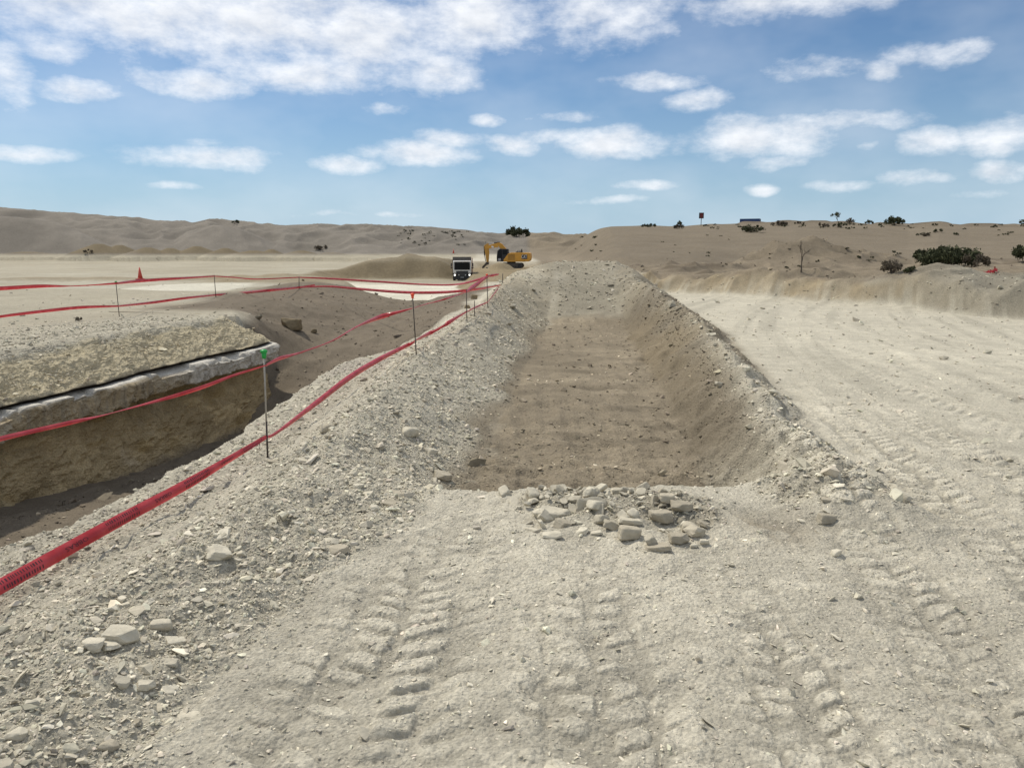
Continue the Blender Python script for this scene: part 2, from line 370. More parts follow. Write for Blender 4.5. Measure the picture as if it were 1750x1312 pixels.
    hl = np.maximum(np.maximum(hill, spur), np.maximum(knoll, heaps)) * ss(1090, 1000, u) * (y > 120)
    hl = np.where(front, hl, 0)
    hmask = ss(.25, 1.0, hl)
    z = np.where(hl > .02, np.maximum(z, hl), z)
    mix(HILL * (1 + .16 * big2[..., None] + .14 * gul[..., None] + .24 * hrough[..., None]), hmask)
    mix(BANK * .58, ss(.5, 1.2, heaps) * ss(176, 164, y) * front)
    mix(TAN * .98, ss(140, 160, y) * ss(176, 168, y) * (1 - hmask) * ss(900, 700, u) * front)
    fleck = ss(.42, .6, fbm(x, y, 3.2, 2, 77, sp)) * ss(150, 186, y)
    mix(HILL * .5, fleck * hmask * .6); mix(HILL * 1.35, ss(.2, .5, fbm(x, y, 9, 4, 78, sp, .6)) * hmask * .4); mix(DARKS * 1.2, ss(.3, .55, fbm(x, y, 2.4, 3, 73, sp, .6)) * hmask * .55 * ss(165, 185, y)); mix(HILL * .62, ss(.1, .5, fbm(x, y, 1.8, 3, 74, sp)) * hmask * .5)
    # ---- right: cut bank, rough ground, dunes
    ybv = yb(x + .25 * wob) + .35 * fbm(x, y, 3, 3, 81, sp)
    db_ = (y - ybv) * .8
    hb = I(x, [4,6.5,9.5,12,14,18,30], [.45,.62,.66,.68,.78,.88,1.0])
    rise = ss(0, 1.5, db_ + .28 * fbm(x, y, .8, 4, 83, sp, .6, True)) ** .8 * ss(3.2, 5, x) * front
    rough = fbm(x * .8 + .3 * y, y, 1.1, 4, 85, sp, .55, True)
    z = z + rise * hb * (1 + .22 * rough) * ss(70, 52, y)
    z = z + rise * .14 * rough * ss(64, 50, y)
    edge = ss(.02, .4, db_) * ss(1.5, .8, db_) * ss(3.2, 5, x) * front
    mix(DUNE * 1.2, rise); mix(BANK * 1.3, edge * ss(-.2, .5, fbm(x, y, .5, 3, 88, sp)) * .9); mix(BANK * .95, edge * .6); mix(BANK * .6, edge * ss(.15, .5, fbm(x * 1.6, y, .45, 4, 90, sp, .6, True)) * .7); mix(CLAY * .9, rise * ss(.75, 1.0, db_) * ss(1.7, 1.2, db_) * ss(-.1, .4, wob) * .6)
    z = z + edge * .10 * fbm(x, y, .3, 3, 92, sp, .6, True)
    rub = np.maximum(rub, np.maximum(.55 * edge, .4 * rise * ss(60, 45, y)))
    mix(DARKS * 1.7, rise * np.exp(-((db_ - 1.25 - .25 * wob) / .13) ** 2) * ss(.0, .4, fbm(x, y, 1.4, 3, 94, sp)) * .8)  # broken dark line along the bank top: shadow painted into the colour
    m1 = gauss(x, y, 14.2, 25.4, 1.6, 1.6) * .34 + gauss(x, y, 13.4, 24.4, 1.2, 1.4) * .12 + gauss(x, y, 10.2, 31.2, 1.5, 1.4) * .3 + gauss(x, y, 12.0, 29.8, 1.4, 1.2) * .28
    z = z + m1 * (1 + .2 * rough)
    z = z + rise * ss(40, 32, y) * .09 * fbm(x, y, .6, 4, 89, sp, .55, True)
    m1r = np.clip(1.3 * gauss(x, y, 15.5, 22.5, 3.4, 3.8), 0, 1) * ss(-.6, .3, db_) * front
    mix(RUB * .55 * (1 + .25 * big[..., None]), m1r * .9); rub = np.maximum(rub, m1r * .7)
    m2_ = gauss(x, y, 15.6, 42.5, 2.8, 2.6) * 1.35 + gauss(x, y, 19.5, 43, 3, 2.6) * .7 + gauss(x, y, 9.3, 40, 2.4, 2.5) * .35
    z = z + m2_ * (1 + .25 * rough); mix(DUNE * 1.05, ss(.2, .7, m2_))
    clod = ss(.05, .5, fbm(x * .7, y * 1.3, 1.9, 4, 91, sp, .6)) * rise * ss(30, 33, y) * ss(75, 55, y)
    cl2 = clod * (.6 + .6 * fbm(x, y, .7, 3, 93, sp, .6, True))
    z = z + .32 * cl2; mix(DARKS * 1.0, cl2 * .85)
    vd = I(u, DUN_U, DUN_V)
    ztop = CAMH + (425 - vd) / F * 152
    s_ = np.clip((y - 48) / 104, 0, 1)
    dz = .85 + (ztop - .85) * (.55 * s_ + .45 * s_ * s_ * (3 - 2 * s_))
    dz = dz - ss(154, 260, y) * 4
    dside = ss(930, 1030, u + 10 * big2 + I(y, [50,150], [-40, 0]))
    rip = fbm(x + .6 * y, y, 11, 3, 95, sp)
    hum = ss(.05, .5, fbm(x, y, 5, 3, 97, sp)) * ss(118, 142, y)
    dz = (dz + .22 * rip + .45 * (hum - .75) * ss(1180, 1260, u)) * dside * ss(46, 60, y) * front
    z = np.where(dz > .1, np.maximum(z, dz), z)
    mix(DUNE * (1 + .08 * rip[..., None]), ss(.3, 1.2, dz)); mix(DARKS * 1.1, hum * ss(1180, 1280, u) * dside * .6 * front)
    z = np.where(y > 0, z, z)
    # ---- tyre lugs and ruts
    lug = np.zeros_like(x); rutw = np.zeros_like(x)
    near = (r < 28) & front
    for i, (x3, dx, cu, wd, pit, dp, ya, ye) in enumerate(TRACKS):
        lat = x - (x3 + dx * (y - 3) + cu * (y - 3) ** 2) + .05 * wob
        z = z - .03 * road * np.exp(-(np.abs(np.abs(lat) - wd * .75) / .10) ** 2) * ss(4, 8, y) * ss(30, 20, y) * 0 
        m = np.exp(-(np.abs(lat) / (wd * .62)) ** 4) * ss(ya, ya + 1, y) * ss(ye, ye - 2, y) * near
        chev = np.abs(lat) * 1.1
        ph = (y + chev + .035 * wob2 + .02 * np.sign(lat)) / pit * 2 * np.pi
        two = np.where(lat > 0, np.pi, 0)
        w = np.sin(ph + two)
        pad = np.clip(w * 1.3, -1, 1) * np.clip(np.abs(lat) / (wd * .12), 0, 1)
        if i < 6:                                            # worn block lugs: pale pads in staggered columns
            cw = wd / (2.6 if i < 3 else 2.0)
            la = lat + .035 * wob2
            ci = np.floor(la / cw)
            yv = (y + .07 * wob + .05 * wob2 - .35 * np.abs(lat)) / pit + .5 * (ci % 2)
            cj = np.floor(yv)
            h1 = _h(ci + 50 * i, cj, 181); h2 = _h(ci + 50 * i, cj, 183)
            dx_ = (la / cw - ci - .5 + .2 * h1) * (1 + .25 * h2); dy_ = (yv - cj - .5 + .18 * h2) * (1 + .2 * h1)
            dd = ((np.abs(dx_) * 1.0) ** 3.5 + (np.abs(dy_) * 1.12) ** 3.5) ** (1 / 3.5) + .24 * fbm(x, y, .20, 4, 171 + i, sp, .65)
            pad = np.where(h1 * h2 > .55, .5, 1.55 + .35 * h2) * ss(.50, .27, dd) * ss(.5, .36, np.abs(la / cw - ci - .5)) * ss(.5, .38, np.abs(yv - cj - .5)) - .75
        m = m * np.clip(1.0 + .6 * fbm(x, y, .8, 3, 101 + i, sp), 0.62, 1.15) * np.clip(pit / (3 * sp) - .4, 0, 1)
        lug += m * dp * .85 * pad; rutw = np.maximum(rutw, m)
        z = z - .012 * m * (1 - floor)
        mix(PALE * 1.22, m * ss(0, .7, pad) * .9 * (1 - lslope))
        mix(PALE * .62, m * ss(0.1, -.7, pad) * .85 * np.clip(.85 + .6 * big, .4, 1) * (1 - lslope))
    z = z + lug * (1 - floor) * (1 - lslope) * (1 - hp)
    # streaks on the haul road
    for xr0, sl, cu_ in ((4.3,.04,.006),(4.75,.04,.006),(5.9,-.02,.011),(6.4,-.02,.011),(7.6,-.08,.018),(8.2,-.08,.018),(9.6,-.2,.030),(10.3,-.2,.030),(5.2,.22,.0),(5.8,.22,.0)):
        lt_ = x - (xr0 + sl * (y - 6) + cu_ * (y - 6) ** 2 * .5) + .12 * wob
        rw = np.exp(-(lt_ / .19) ** 2) * road * (1 - rise) * ss(5, 8, y) * ss(24, 15, y) * np.clip(.5 + 1.2 * big2, 0, 1)
        z = z - .012 * rw + .005 * np.exp(-((np.abs(lt_) - .3) / .09) ** 2) * road * (1 - rise) * ss(5, 8, y) * ss(34, 26, y)
        mix(CLAY * 1.12, np.exp(-((np.abs(lt_) - .34) / .12) ** 2) * road * (1 - rise) * ss(5, 8, y) * ss(24, 15, y) * .3); mix(CLAY * .74, rw * .7 * np.clip(.6 + big, 0, 1))
    str_ = fbm((x - .012 * y * y + .1 * y) * 3.2, y * .16, 1.0, 4, 111, None)
    st = road * ss(60, 30, y) * (1 - rise) * (y > 4)
    z = z + .012 * str_ * st
    mix(CLAY * .80, st * ss(.05, .5, str_) * .75); mix(CLAY * 1.08, st * ss(-.05, -.5, str_) * .6)
    mix(np.array([.36,.30,.25]), st * ss(.3, .6, big2) * .35)
    # pale crusted flakes on the near ground
    cr = fbm(x, y, .35, 4, 121, sp); plain = (1 - lslope) * (1 - floor) * (1 - rslope) * front * ss(12, 7, y) * ss(-2.2, -1.4, x)
    crust = ss(.02, .22, cr) * plain * (1 - hp)
    z = z + .007 * crust * np.clip(.1 / sp - 1, 0, 1)
    z = z + plain * (.010 * fbm(x, y, .16, 3, 127, sp, .5, True) + .012 * ss(.05, .35, fbm(x, y, .45, 3, 129, sp)))
    pit_ = plain * ss(.25, .55, fbm(x, y, .12, 2, 128, sp)) * ss(-.2, .3, big)
    z = z - .010 * pit_; mix(PALE * .7, pit_ * .6)
    mix(PALE * 1.14, crust * .6); mix(PALE * .82, ss(.05, .4, -fbm(x, y, .6, 3, 125, sp)) * plain * .5)
    # ---- fine relief
    n1 = fbm(x, y, .30, 3, 131, sp); n2 = fbm(x, y, .09, 3, 135, sp)
    n3 = fbm(x, y, .045, 2, 137, sp)
    zr = (.045 * n1 + .032 * n2 + .016 * n3) * np.clip(rub, 0, 1) + (.010 * n1 + .009 * n2) * (1 - np.clip(rub, 0, 1))
    clods = floor * (.03 * n1 + .022 * n2 + .03 * ss(.1, .6, fbm(x, y, .5, 3, 141, sp)) + .05 * fbm(x * .4, y, .26, 4, 143, sp, .55, True) + .03 * fbm(x * 3, y * .3, .6, 3, 144, sp))
    ramp_n = ss(.0, .3, pitw) * (.10 * fbm(x, y, .8, 5, 145, sp, .6, True) + .03 * n2)
    z = z + zr + clods + ramp_n
    if not full: return z, rub
    # small tonal patches
    col = col * (1 + .07 * big[..., None] + .05 * n1[..., None] + .06 * n2[..., None])
    zone = np.zeros(x.shape, np.int8)                     # ground
    zone[(lslope > .5) | ((bank > .5) & (x > xl(y) - .8))] = 2
    zone[(pile > .5)] = 2
    zone[(rslope > .5)] = 3
    zone[(floor > .5)] = 1
    zone[(pitw > .4)] = 4
    zone[(m2 > .03) & (y > 33) & front] = 5
    zone[(hmask > .5)] = 6
    zone[(rise > .5)] = 7
    zone[(dz > .9)] = 8
    return z, rub, np.clip(col, .01, .9), zone

WALL_PROF = [(-2.15,-.10),(-1.9,.02),(-1.55,.02),(-1.2,-.10),(-.6,-.40),(-.12,-.64),(-.03,-.70),(-.16,-.715),(-.20,-.75),(.04,-.765),(.13,-.775),(.145,-.81),(.13,-1.15),(.10,-1.19),(-.14,-1.21),(-.30,-1.26),(-.28,-1.45),(-.16,-2.1),(-.02,-2.65),(.25,-2.95),(.8,-3.15)]

def H(x, y):
    x = np.atleast_1d(np.asarray(x, float)); y = np.atleast_1d(np.asarray(y, float))
    z, _ = terrain(x, y, False)
    off = x - xw(y)
    po = np.array([p[0] for p in WALL_PROF[1:6]]); pz = np.array([p[1] for p in WALL_PROF[1:6]])
    wz = np.interp(off, po, pz)
    on = (off > -1.9) & (off < -.12) & (y > 8) & (y < 21.5)
    return np.where(on, np.maximum(z, wz), z)

def PD(u, v, Y):
    a, b = (u - CU) / F, (v - CV) / F
    dy = math.cos(PITCH) - b * math.sin(PITCH); dz = -math.sin(PITCH) - b * math.cos(PITCH)
    t = Y / dy
    return Vector((a * t, Y, CAMH + dz * t))

_RR = np.concatenate([np.arange(1.2, 40, .03), np.arange(40, 320, .25)])
def hit(u, v, ymin=0, ymax=400):
    """where the line of sight through a photo point meets the land"""
    a, b = (u - CU) / F, (v - CV) / F
    dy = math.cos(PITCH) - b * math.sin(PITCH); dz = -math.sin(PITCH) - b * math.cos(PITCH)
    Y = _RR[(_RR > ymin) & (_RR < ymax)]
    x = a / dy * Y; z = CAMH + dz / dy * Y
    g = H(x, Y)
    k = np.nonzero(z <= g)[0]
    if len(k) == 0:
        k = [int(np.argmax(g - z))]
    k = k[0]
    return Vector((x[k], Y[k], float(g[k])))

# ------------------------------------------------------------------ object helpers
def tag(o, label=None, cat=None, group=None, kind=None):
    if label: o['label'] = label
    if cat: o['category'] = cat
    if group: o['group'] = group
    if kind: o['kind'] = kind
    return o

def link(name, me, mats, parent=None):
    o = bpy.data.objects.new(name, me)
    COL.objects.link(o)
    if mats is not None:
        for m in (mats if isinstance(mats, (list, tuple)) else [mats]):
            if m.name not in [q.name for q in me.materials if q]: me.materials.append(m)
    if parent: o.parent = parent
    return o

def empty(name, loc, rz=0):
    o = bpy.data.objects.new(name, None)
    o.empty_display_size = .2
    o.location = loc; o.rotation_euler = (0, 0, rz)
    COL.objects.link(o)
    return o

def np_mesh(name, V, polys, color=None, smooth=True, normals=None):
    """polys: (n,3) or (n,4) int array"""
    me = bpy.data.meshes.new(name)
    n, k = polys.shape
    me.vertices.add(len(V)); me.vertices.foreach_set('co', np.ascontiguousarray(V, np.float32).ravel())
    me.loops.add(n * k); me.loops.foreach_set('vertex_index', np.ascontiguousarray(polys, np.int32).ravel())
    me.polygons.add(n); me.polygons.foreach_set('loop_start', np.arange(0, n * k, k, dtype=np.int32))
    me.polygons.foreach_set('use_smooth', np.full(n, smooth, bool))
    me.update(calc_edges=True)
    if color is not None:
        at = me.attributes.new('earth', 'FLOAT_COLOR', 'POINT')
        c4 = np.ones((len(V), 4), np.float32); c4[:, :3] = color
        at.data.foreach_set('color', c4.ravel())
    if normals is not None:
        me.normals_split_custom_set_from_vertices(np.ascontiguousarray(normals, np.float32))
    return me

# ------------------------------------------------------------------ materials
def new_mat(name):
    m = bpy.data.materials.new(name); m.use_nodes = True
    nt = m.node_tree
    b = nt.nodes['Principled BSDF']
    return m, nt, b

def flat(name, c, rough=.6, metal=0.0, var=.12, scale=8, spec=.4, emit=None, dust=0.0):
    m, nt, b = new_mat(name)
    N, L = nt.nodes.new, nt.links.new
    tc = N('ShaderNodeTexCoord')
    nz = N('ShaderNodeTexNoise'); nz.inputs['Scale'].default_value = scale; nz.inputs['Detail'].default_value = 6
    L(tc.outputs['Object'], nz.inputs['Vector'])
    mx = N('ShaderNodeMix'); mx.data_type = 'RGBA'
    lo = [q * (1 - var) for q in c]; hi = [min(1, q * (1 + var)) for q in c]
    if dust: lo = [q * (1 - dust) + d * dust for q, d in zip(lo, (.36, .31, .23))]
    mx.inputs['A'].default_value = (*lo, 1); mx.inputs['B'].default_value = (*hi, 1)
    L(nz.outputs[0], mx.inputs['Factor']); L(mx.outputs['Result'], b.inputs['Base Color'])
    b.inputs['Roughness'].default_value = rough; b.inputs['Metallic'].default_value = metal
    b.inputs['Specular IOR Level'].default_value = spec
    if emit:
        b.inputs['Emission Color'].default_value = (*emit[0], 1); b.inputs['Emission Strength'].default_value = emit[1]
    return m

def earth_mat(name, bump=.018, chips=True):
    m, nt, b = new_mat(name)
    N, L = nt.nodes.new, nt.links.new
    at = N('ShaderNodeAttribute'); at.attribute_name = 'earth'
    geo = N('ShaderNodeNewGeometry')
    def noise(scale, detail, rough=.6):
        n = N('ShaderNodeTexNoise'); n.inputs['Scale'].default_value = scale; n.inputs['Detail'].default_value = detail
        n.inputs['Roughness'].default_value = rough
        L(geo.outputs['Position'], n.inputs['Vector']); return n.outputs[0]
    def mr(v, a, b_, c, d):
        n = N('ShaderNodeMapRange'); L(v, n.inputs[0])
        for k, q in zip((1, 2, 3, 4), (a, b_, c, d)): n.inputs[k].default_value = q
        return n.outputs[0]
    def mul(a, b_):
        n = N('ShaderNodeMath'); n.operation = 'MULTIPLY'; L(a, n.inputs[0]); L(b_, n.inputs[1]); return n.outputs[0]
    n1 = noise(38, 8, .72); n2 = noise(3.1, 6, .6); n3 = noise(.35, 5, .6)
    vo = N('ShaderNodeTexVoronoi'); vo.inputs['Scale'].default_value = 55; vo.feature = 'F1'
    L(geo.outputs['Position'], vo.inputs['Vector'])
    sepc = N('ShaderNodeSeparateColor'); L(vo.outputs['Color'], sepc.inputs[0])
    f = mul(mul(mr(n1, .3, .7, .70, 1.26), mr(n2, .3, .7, .87, 1.12)), mul(mr(n3, .3, .7, .92, 1.08), mr(sepc.outputs[0], 0, 1, .90, 1.1)))
    vm = N('ShaderNodeVectorMath'); vm.operation = 'SCALE'; L(at.outputs['Color'], vm.inputs[0]); L(f, vm.inputs['Scale'])
    L(vm.outputs[0], b.inputs['Base Color'])
    b.inputs['Roughness'].default_value = .95; b.inputs['Specular IOR Level'].default_value = .12
    bp = N('ShaderNodeBump'); bp.inputs['Strength'].default_value = 1.0; bp.inputs['Distance'].default_value = bump
    ad = N('ShaderNodeMath'); ad.operation = 'MULTIPLY_ADD'; L(vo.outputs['Distance'], ad.inputs[0]); ad.inputs[1].default_value = -.5; L(n1, ad.inputs[2])
    ad2 = N('ShaderNodeMath'); ad2.operation = 'MULTIPLY_ADD'; L(n2, ad2.inputs[0]); ad2.inputs[1].default_value = 1.2; L(ad.outputs[0], ad2.inputs[2])
    L(ad2.outputs[0], bp.inputs['Height']); L(bp.outputs[0], b.inputs['Normal'])
    return m

EARTH = earth_mat("earth")

def stone_mat(name, attr=True, c=(.44, .41, .33)):
    m, nt, b = new_mat(name)
    N, L = nt.nodes.new, nt.links.new
    geo = N('ShaderNodeNewGeometry')
    nz = N('ShaderNodeTexNoise'); nz.inputs['Scale'].default_value = 14; nz.inputs['Detail'].default_value = 7; nz.inputs['Roughness'].default_value = .65
    L(geo.outputs['Position'], nz.inputs['Vector'])
    mr = N('ShaderNodeMapRange'); L(nz.outputs[0], mr.inputs[0]); mr.inputs[1].default_value = .3; mr.inputs[2].default_value = .7; mr.inputs[3].default_value = .8; mr.inputs[4].default_value = 1.15
    vm = N('ShaderNodeVectorMath'); vm.operation = 'SCALE'
    if attr:
        at = N('ShaderNodeAttribute'); at.attribute_name = 'earth'; L(at.outputs['Color'], vm.inputs[0])
    else:
        oi = N('ShaderNodeObjectInfo')
        rp = N('ShaderNodeValToRGB')
        rp.color_ramp.elements[0].color = (c[0] * .74, c[1] * .73, c[2] * .71, 1); rp.color_ramp.elements[1].color = (c[0] * 1.15, c[1] * 1.14, c[2] * 1.12, 1)
        L(oi.outputs['Random'], rp.inputs[0]); L(rp.outputs[0], vm.inputs[0])
    L(mr.outputs[0], vm.inputs['Scale']); L(vm.outputs[0], b.inputs['Base Color'])
    b.inputs['Roughness'].default_value = .92; b.inputs['Specular IOR Level'].default_value = .15
    bp = N('ShaderNodeBump'); bp.inputs['Strength'].default_value = .5; bp.inputs['Distance'].default_value = .008
    n2 = N('ShaderNodeTexNoise'); n2.inputs['Scale'].default_value = 55; n2.inputs['Detail'].default_value = 5
    L(geo.outputs['Position'], n2.inputs['Vector']); L(n2.outputs[0], bp.inputs['Height']); L(bp.outputs[0], b.inputs['Normal'])
    return m
STONE_A = stone_mat("gravel_stone", True)
STONE = stone_mat("pale_limestone", False, (.50, .465, .375))
STONE_B = stone_mat("ochre_boulder_stone", False, (.24, .195, .125))
STONE_G = stone_mat("grey_brown_stone", False, (.38, .345, .27))

# ------------------------------------------------------------------ build the land
def build_land():
    th = np.concatenate([np.linspace(-180, -60, 50)[:-1], np.linspace(-60, -39, 110)[:-1], np.linspace(-39, 39, 1180), np.linspace(39, 60, 110)[1:], np.linspace(60, 180, 50)[1:]])
    th = np.radians(th)
    rr = [.45]
    while rr[-1] < 900:
        q = rr[-1]
        s = float(spacing(np.array([max(q, .6)]))[0])
        if 14 < q < 40: s *= .38
        if 85 < q < 125: s *= .6
        if 155 < q < 235: s *= .5
        if q > 330: s *= 3
        rr.append(q + s)
    rr = np.array(rr)
    nr, nt_ = len(rr), len(th)
    X = rr[:, None] * np.sin(th)[None, :]; Y = rr[:, None] * np.cos(th)[None, :]
    Z = np.empty_like(X); C = np.empty(X.shape + (3,), np.float32); ZN = np.empty(X.shape, np.int8)
    step = 160
    for i in range(0, nr, step):
        z, _, c, zn = terrain(X[i:i + step], Y[i:i + step])
        Z[i:i + step] = z; C[i:i + step] = c; ZN[i:i + step] = zn
    V = np.stack([X, Y, Z], -1).reshape(-1, 3)
    # normals of the whole sheet, so that the pieces meet without a crease
    P = V.reshape(nr, nt_, 3)
    dr = np.gradient(P, axis=0); dt = np.gradient(P, axis=1)
    Nn = np.cross(dt, dr); Nn /= np.linalg.norm(Nn, axis=-1, keepdims=True) + 1e-12
    Nn[Nn[..., 2] < 0] *= -1
    Nn = Nn.reshape(-1, 3)
    idx = np.arange(nr * nt_).reshape(nr, nt_)
    q = np.stack([idx[:-1, :-1], idx[1:, :-1], idx[1:, 1:], idx[:-1, 1:]], -1)
    q = q[..., ::-1].reshape(-1, 4)
    fz = ZN[:-1, :-1].reshape(-1)
    Cf = C.reshape(-1, 3)
    names = {0: ("ground", "pale dusty compacted earth of the work site with tyre marks"), 1: ("trench_floor", "brown levelled soil floor of the shallow trench"),
             2: ("rubble_embankment", "long pale rubble embankment left of the trench with its far spoil heap"), 3: ("soil_embankment", "low crumbly brown embankment along the right side of the trench"),
             4: ("pit_ramp", "brown soil ramp and floor of the old pit on the left"), 5: ("white_quarry_floor", "low pale quarry floor and its cut banks around the truck"),
             6: ("hills", "bare grey brown hills along the left horizon"), 7: ("cut_bank", "cut earth bank and rough ground right of the haul road"), 8: ("sand_dune", "broad smooth brown sand dune along the right horizon")}
    for k, (nm, lb) in names.items():
        f = q[fz == k]
        if len(f) == 0: continue
        u_, inv = np.unique(f.ravel(), return_inverse=True)
        me = np_mesh(nm, V[u_], inv.reshape(-1, 4), Cf[u_], True, Nn[u_])
        o = link(nm, me, EARTH); tag(o, lb, "earthwork" if k in (2, 3) else "terrain", None, "structure")
build_land()

# cut face of the old pit: loose yellow slope, cracked slab, undercut clay wall
def build_pit_wall():
    ys = np.arange(8.5, 23.0, .022)
    po = np.array([p[0] for p in WALL_PROF]); pz = np.array([p[1] for p in WALL_PROF])
    seg = np.hypot(np.diff(po), np.diff(pz)); cum = np.concatenate([[0], np.cumsum(seg)])
    ts = np.arange(0, cum[-1], .018)
    S, T = np.meshgrid(ys, ts, indexing='ij')
    off = np.interp(T, cum, po); zz = np.interp(T, cum, pz)
    tn = [cum[k] for k in range(len(cum))]
    # directions out of the face
    do = np.gradient(off, axis=1); dzv = np.gradient(zz, axis=1)
    ln = np.hypot(do, dzv) + 1e-9
    no, nz = -dzv / ln, do / ln
    no = np.where(no < -.2, no * .5, no)
    slope = ss(tn[2], tn[3], T) * ss(tn[6], tn[5], T)
    slab = ss(tn[10], tn[11] + .05, T) * ss(tn[13], tn[12], T)
    wall = ss(tn[14], tn[15], T)
    warp = fbm(S, T, .9, 3, 201)
    blocks = fbm(S * 1.0 + .4 * T, T * 1.5, .32, 4, 203, None, .55, True)
    lump = fbm(S, T, .7, 4, 207)
    fine = fbm(S, T, .09, 3, 211)
    vert = fbm(S * 2.2, T * .6, .35, 3, 215, None, .5, True)
    plate = np.round(fbm(S + .5 * T, T * 1.3, .45, 3, 233) * 5) / 5
    jn = fbm(S + .12 * T, T * .15, .8, 3, 251) * 4
    joint = np.round(jn) / 4 * 1.3
    crk = np.exp(-((jn - np.floor(jn) - .5) / .07) ** 2)
    d = slope * (.05 * blocks + .10 * plate + .03 * lump + .022 * fine) + slab * (.10 * warp + .07 * joint + .02 * vert + .06 * plate + .05 * blocks * ss(.2, .6, blocks) + .012 * fine) + wall * (.11 * lump + .08 * blocks + .05 * plate + 0.025 * fine + .07 * vert * ss(-.2, .3, warp))
    right = ss(13, 19, S)
    und = ss(tn[13], tn[14], T) * ss(tn[17], tn[15], T)
    off2 = off - und * (.22 * right + .08 * warp) + .10 * fbm(S, S * 0, 1.8, 3, 221) * ss(tn[4], tn[6], T)
    zz2 = zz + .07 * fbm(S, S * 0, 1.4, 4, 223) * ss(tn[4], tn[5], T) * ss(tn[-2], tn[-3], T)
    nick = ss(.15, .35, fbm(S, S * 0, .42, 3, 261)) * ss(tn[8], tn[9], T) * ss(tn[11] + .10, tn[11], T)
    zz2 = zz2 - .09 * nick; off2 = off2 - .07 * nick
    zz2 = zz2 - .06 * joint * ss(tn[11], tn[12], T) * ss(tn[16], tn[14], T) - .12 * ss(.1, .6, fbm(S, S * 0, .7, 3, 227)) * ss(tn[11], tn[12], T) * ss(tn[16], tn[14], T)
    endr = np.clip(S - 21.2, 0, None)
    off2 = off2 - endr ** 2 * 1.1 - .0 * endr
    x = xw(np.minimum(S, 21.7)) + off2 + no * d
    y = S + .03 * fine - .25 * 0
    z = zz2 + nz * d
    top_fade = ss(tn[2], tn[0], T)
    col = np.empty(S.shape + (3,)); col[...] = RUB * .95
    def mix(c, w):
        nonlocal col
        w = np.clip(w, 0, 1)[..., None]; col = col * (1 - w) + c * w
    mix(YEL, ss(tn[3] - .1, tn[3] + .25, T + .3 * lump))
    mix(YEL * .6, ss(tn[2], tn[3], T) * ss(.0, .6, -blocks) * .6); mix(YEL * 1.12, slope * ss(.0, .5, plate) * .6)
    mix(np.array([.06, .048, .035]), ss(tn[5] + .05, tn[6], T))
    mix(np.array([.60, .57, .50]), ss(tn[8], tn[9] + .02, T))
    mix(BANK * 1.35, ss(tn[10], tn[11], T) * ss(18.6, 16.4, S + 1.6 * warp + .8 * lump) * .95)
    mix(np.array([.30, .275, .225]), ss(tn[9], tn[10], T) * ss(.1, .6, vert) * .4); mix(np.array([.16, .135, .10]), slab * crk * .45)
    mix(np.array([.38, .30, .175]), ss(tn[13], tn[14], T))
    mix(np.array([.54, .43, .25]), wall * ss(.25, .5, fbm(S * .25, T + .06 * warp, .22, 3, 241)) * .8); mix(np.array([.32, .23, .10]), wall * ss(.25, .5, fbm(S * .3, T + .06 * warp, .3, 3, 243)) * .6)
    mix(np.array([.46, .37, .22]), wall * ss(-.1, .5, lump) * .7); mix(np.array([.50, .44, .33]), wall * ss(.25, .7, warp) * .5)
    mix(RAMP * 1.05, ss(tn[-3], tn[-2], T + .2 * lump))
    mix(RAMP, ss(22.1, 22.7, S))
    ny, ntt = S.shape
    V = np.stack([x, y, z], -1).reshape(-1, 3)
    idx = np.arange(ny * ntt).reshape(ny, ntt)
    q = np.stack([idx[:-1, :-1], idx[:-1, 1:], idx[1:, 1:], idx[1:, :-1]], -1).reshape(-1, 4)
    me = np_mesh("pit_wall", V, q, col.reshape(-1, 3), False)
    o = link("pit_wall", me, EARTH)
    tag(o, "cut pit face with yellow crumbly slope, cracked pale slab and undercut brown clay wall", "pit wall", None, "structure")
build_pit_wall()

# ------------------------------------------------------------------ stones
def hull_variants(n, npts, flatness):
    out = []
    for i in range(n):
        bm = bmesh.new()
        for k in range(npts):
            d = Vector(rng.normal(size=3)).normalized() * float(rng.uniform(.75, 1.0))
            bm.verts.new((d.x, d.y * float(.8), d.z * flatness))
        res = bmesh.ops.convex_hull(bm, input=bm.verts)
        bmesh.ops.delete(bm, geom=[v for v in bm.verts if not v.link_faces], context='VERTS')
        bmesh.ops.triangulate(bm, faces=bm.faces)
        bm.verts.ensure_lookup_table()
        for j, v in enumerate(bm.verts): v.index = j
        V = np.array([v.co[:] for v in bm.verts]); Fc = np.array([[v.index for v in f.verts] for f in bm.faces])
        out.append((V, Fc)); bm.free()
    return out
HULLS = hull_variants(16, 11, .30) + hull_variants(6, 12, .6)

def scatter(classes, xr_, yr_, seed, weight=None):
    """place many chips by size class; returns x, y, size, rub"""
    g = np.random.default_rng(seed)
    res = []
    for (s0, dens, rmax, rmin) in classes:
        # sample inside the wedge the camera side sees, uniform over ground
        a0 = R(46)
        area = (rmax ** 2 - rmin ** 2) * a0
        n = int(area * dens)
        r = np.sqrt(g.uniform(rmin ** 2, rmax ** 2, n)); t = g.uniform(-a0, a0, n)
        x, y = r * np.sin(t), r * np.cos(t)
        z, rb = terrain(x, y, False)
        on = (x - xw(y) > -1.9) & (x - xw(y) < .3) & (y < 21.7) & (y > 8)
        keep = (g.uniform(size=n) < np.clip(rb, 0, 1) ** (1.15 if s0 < .024 else 1.6)) & ~((x - xw(y) > -.1) & (x - xw(y) < .5) & (y < 22))
        x, y, rb = x[keep], y[keep], rb[keep]
        z = H(x, y)
        s = s0 * np.exp(g.normal(size=len(x)) * .33)
        res.append((x, y, z, s, rb))
    return [np.concatenate(k) for k in zip(*res)]

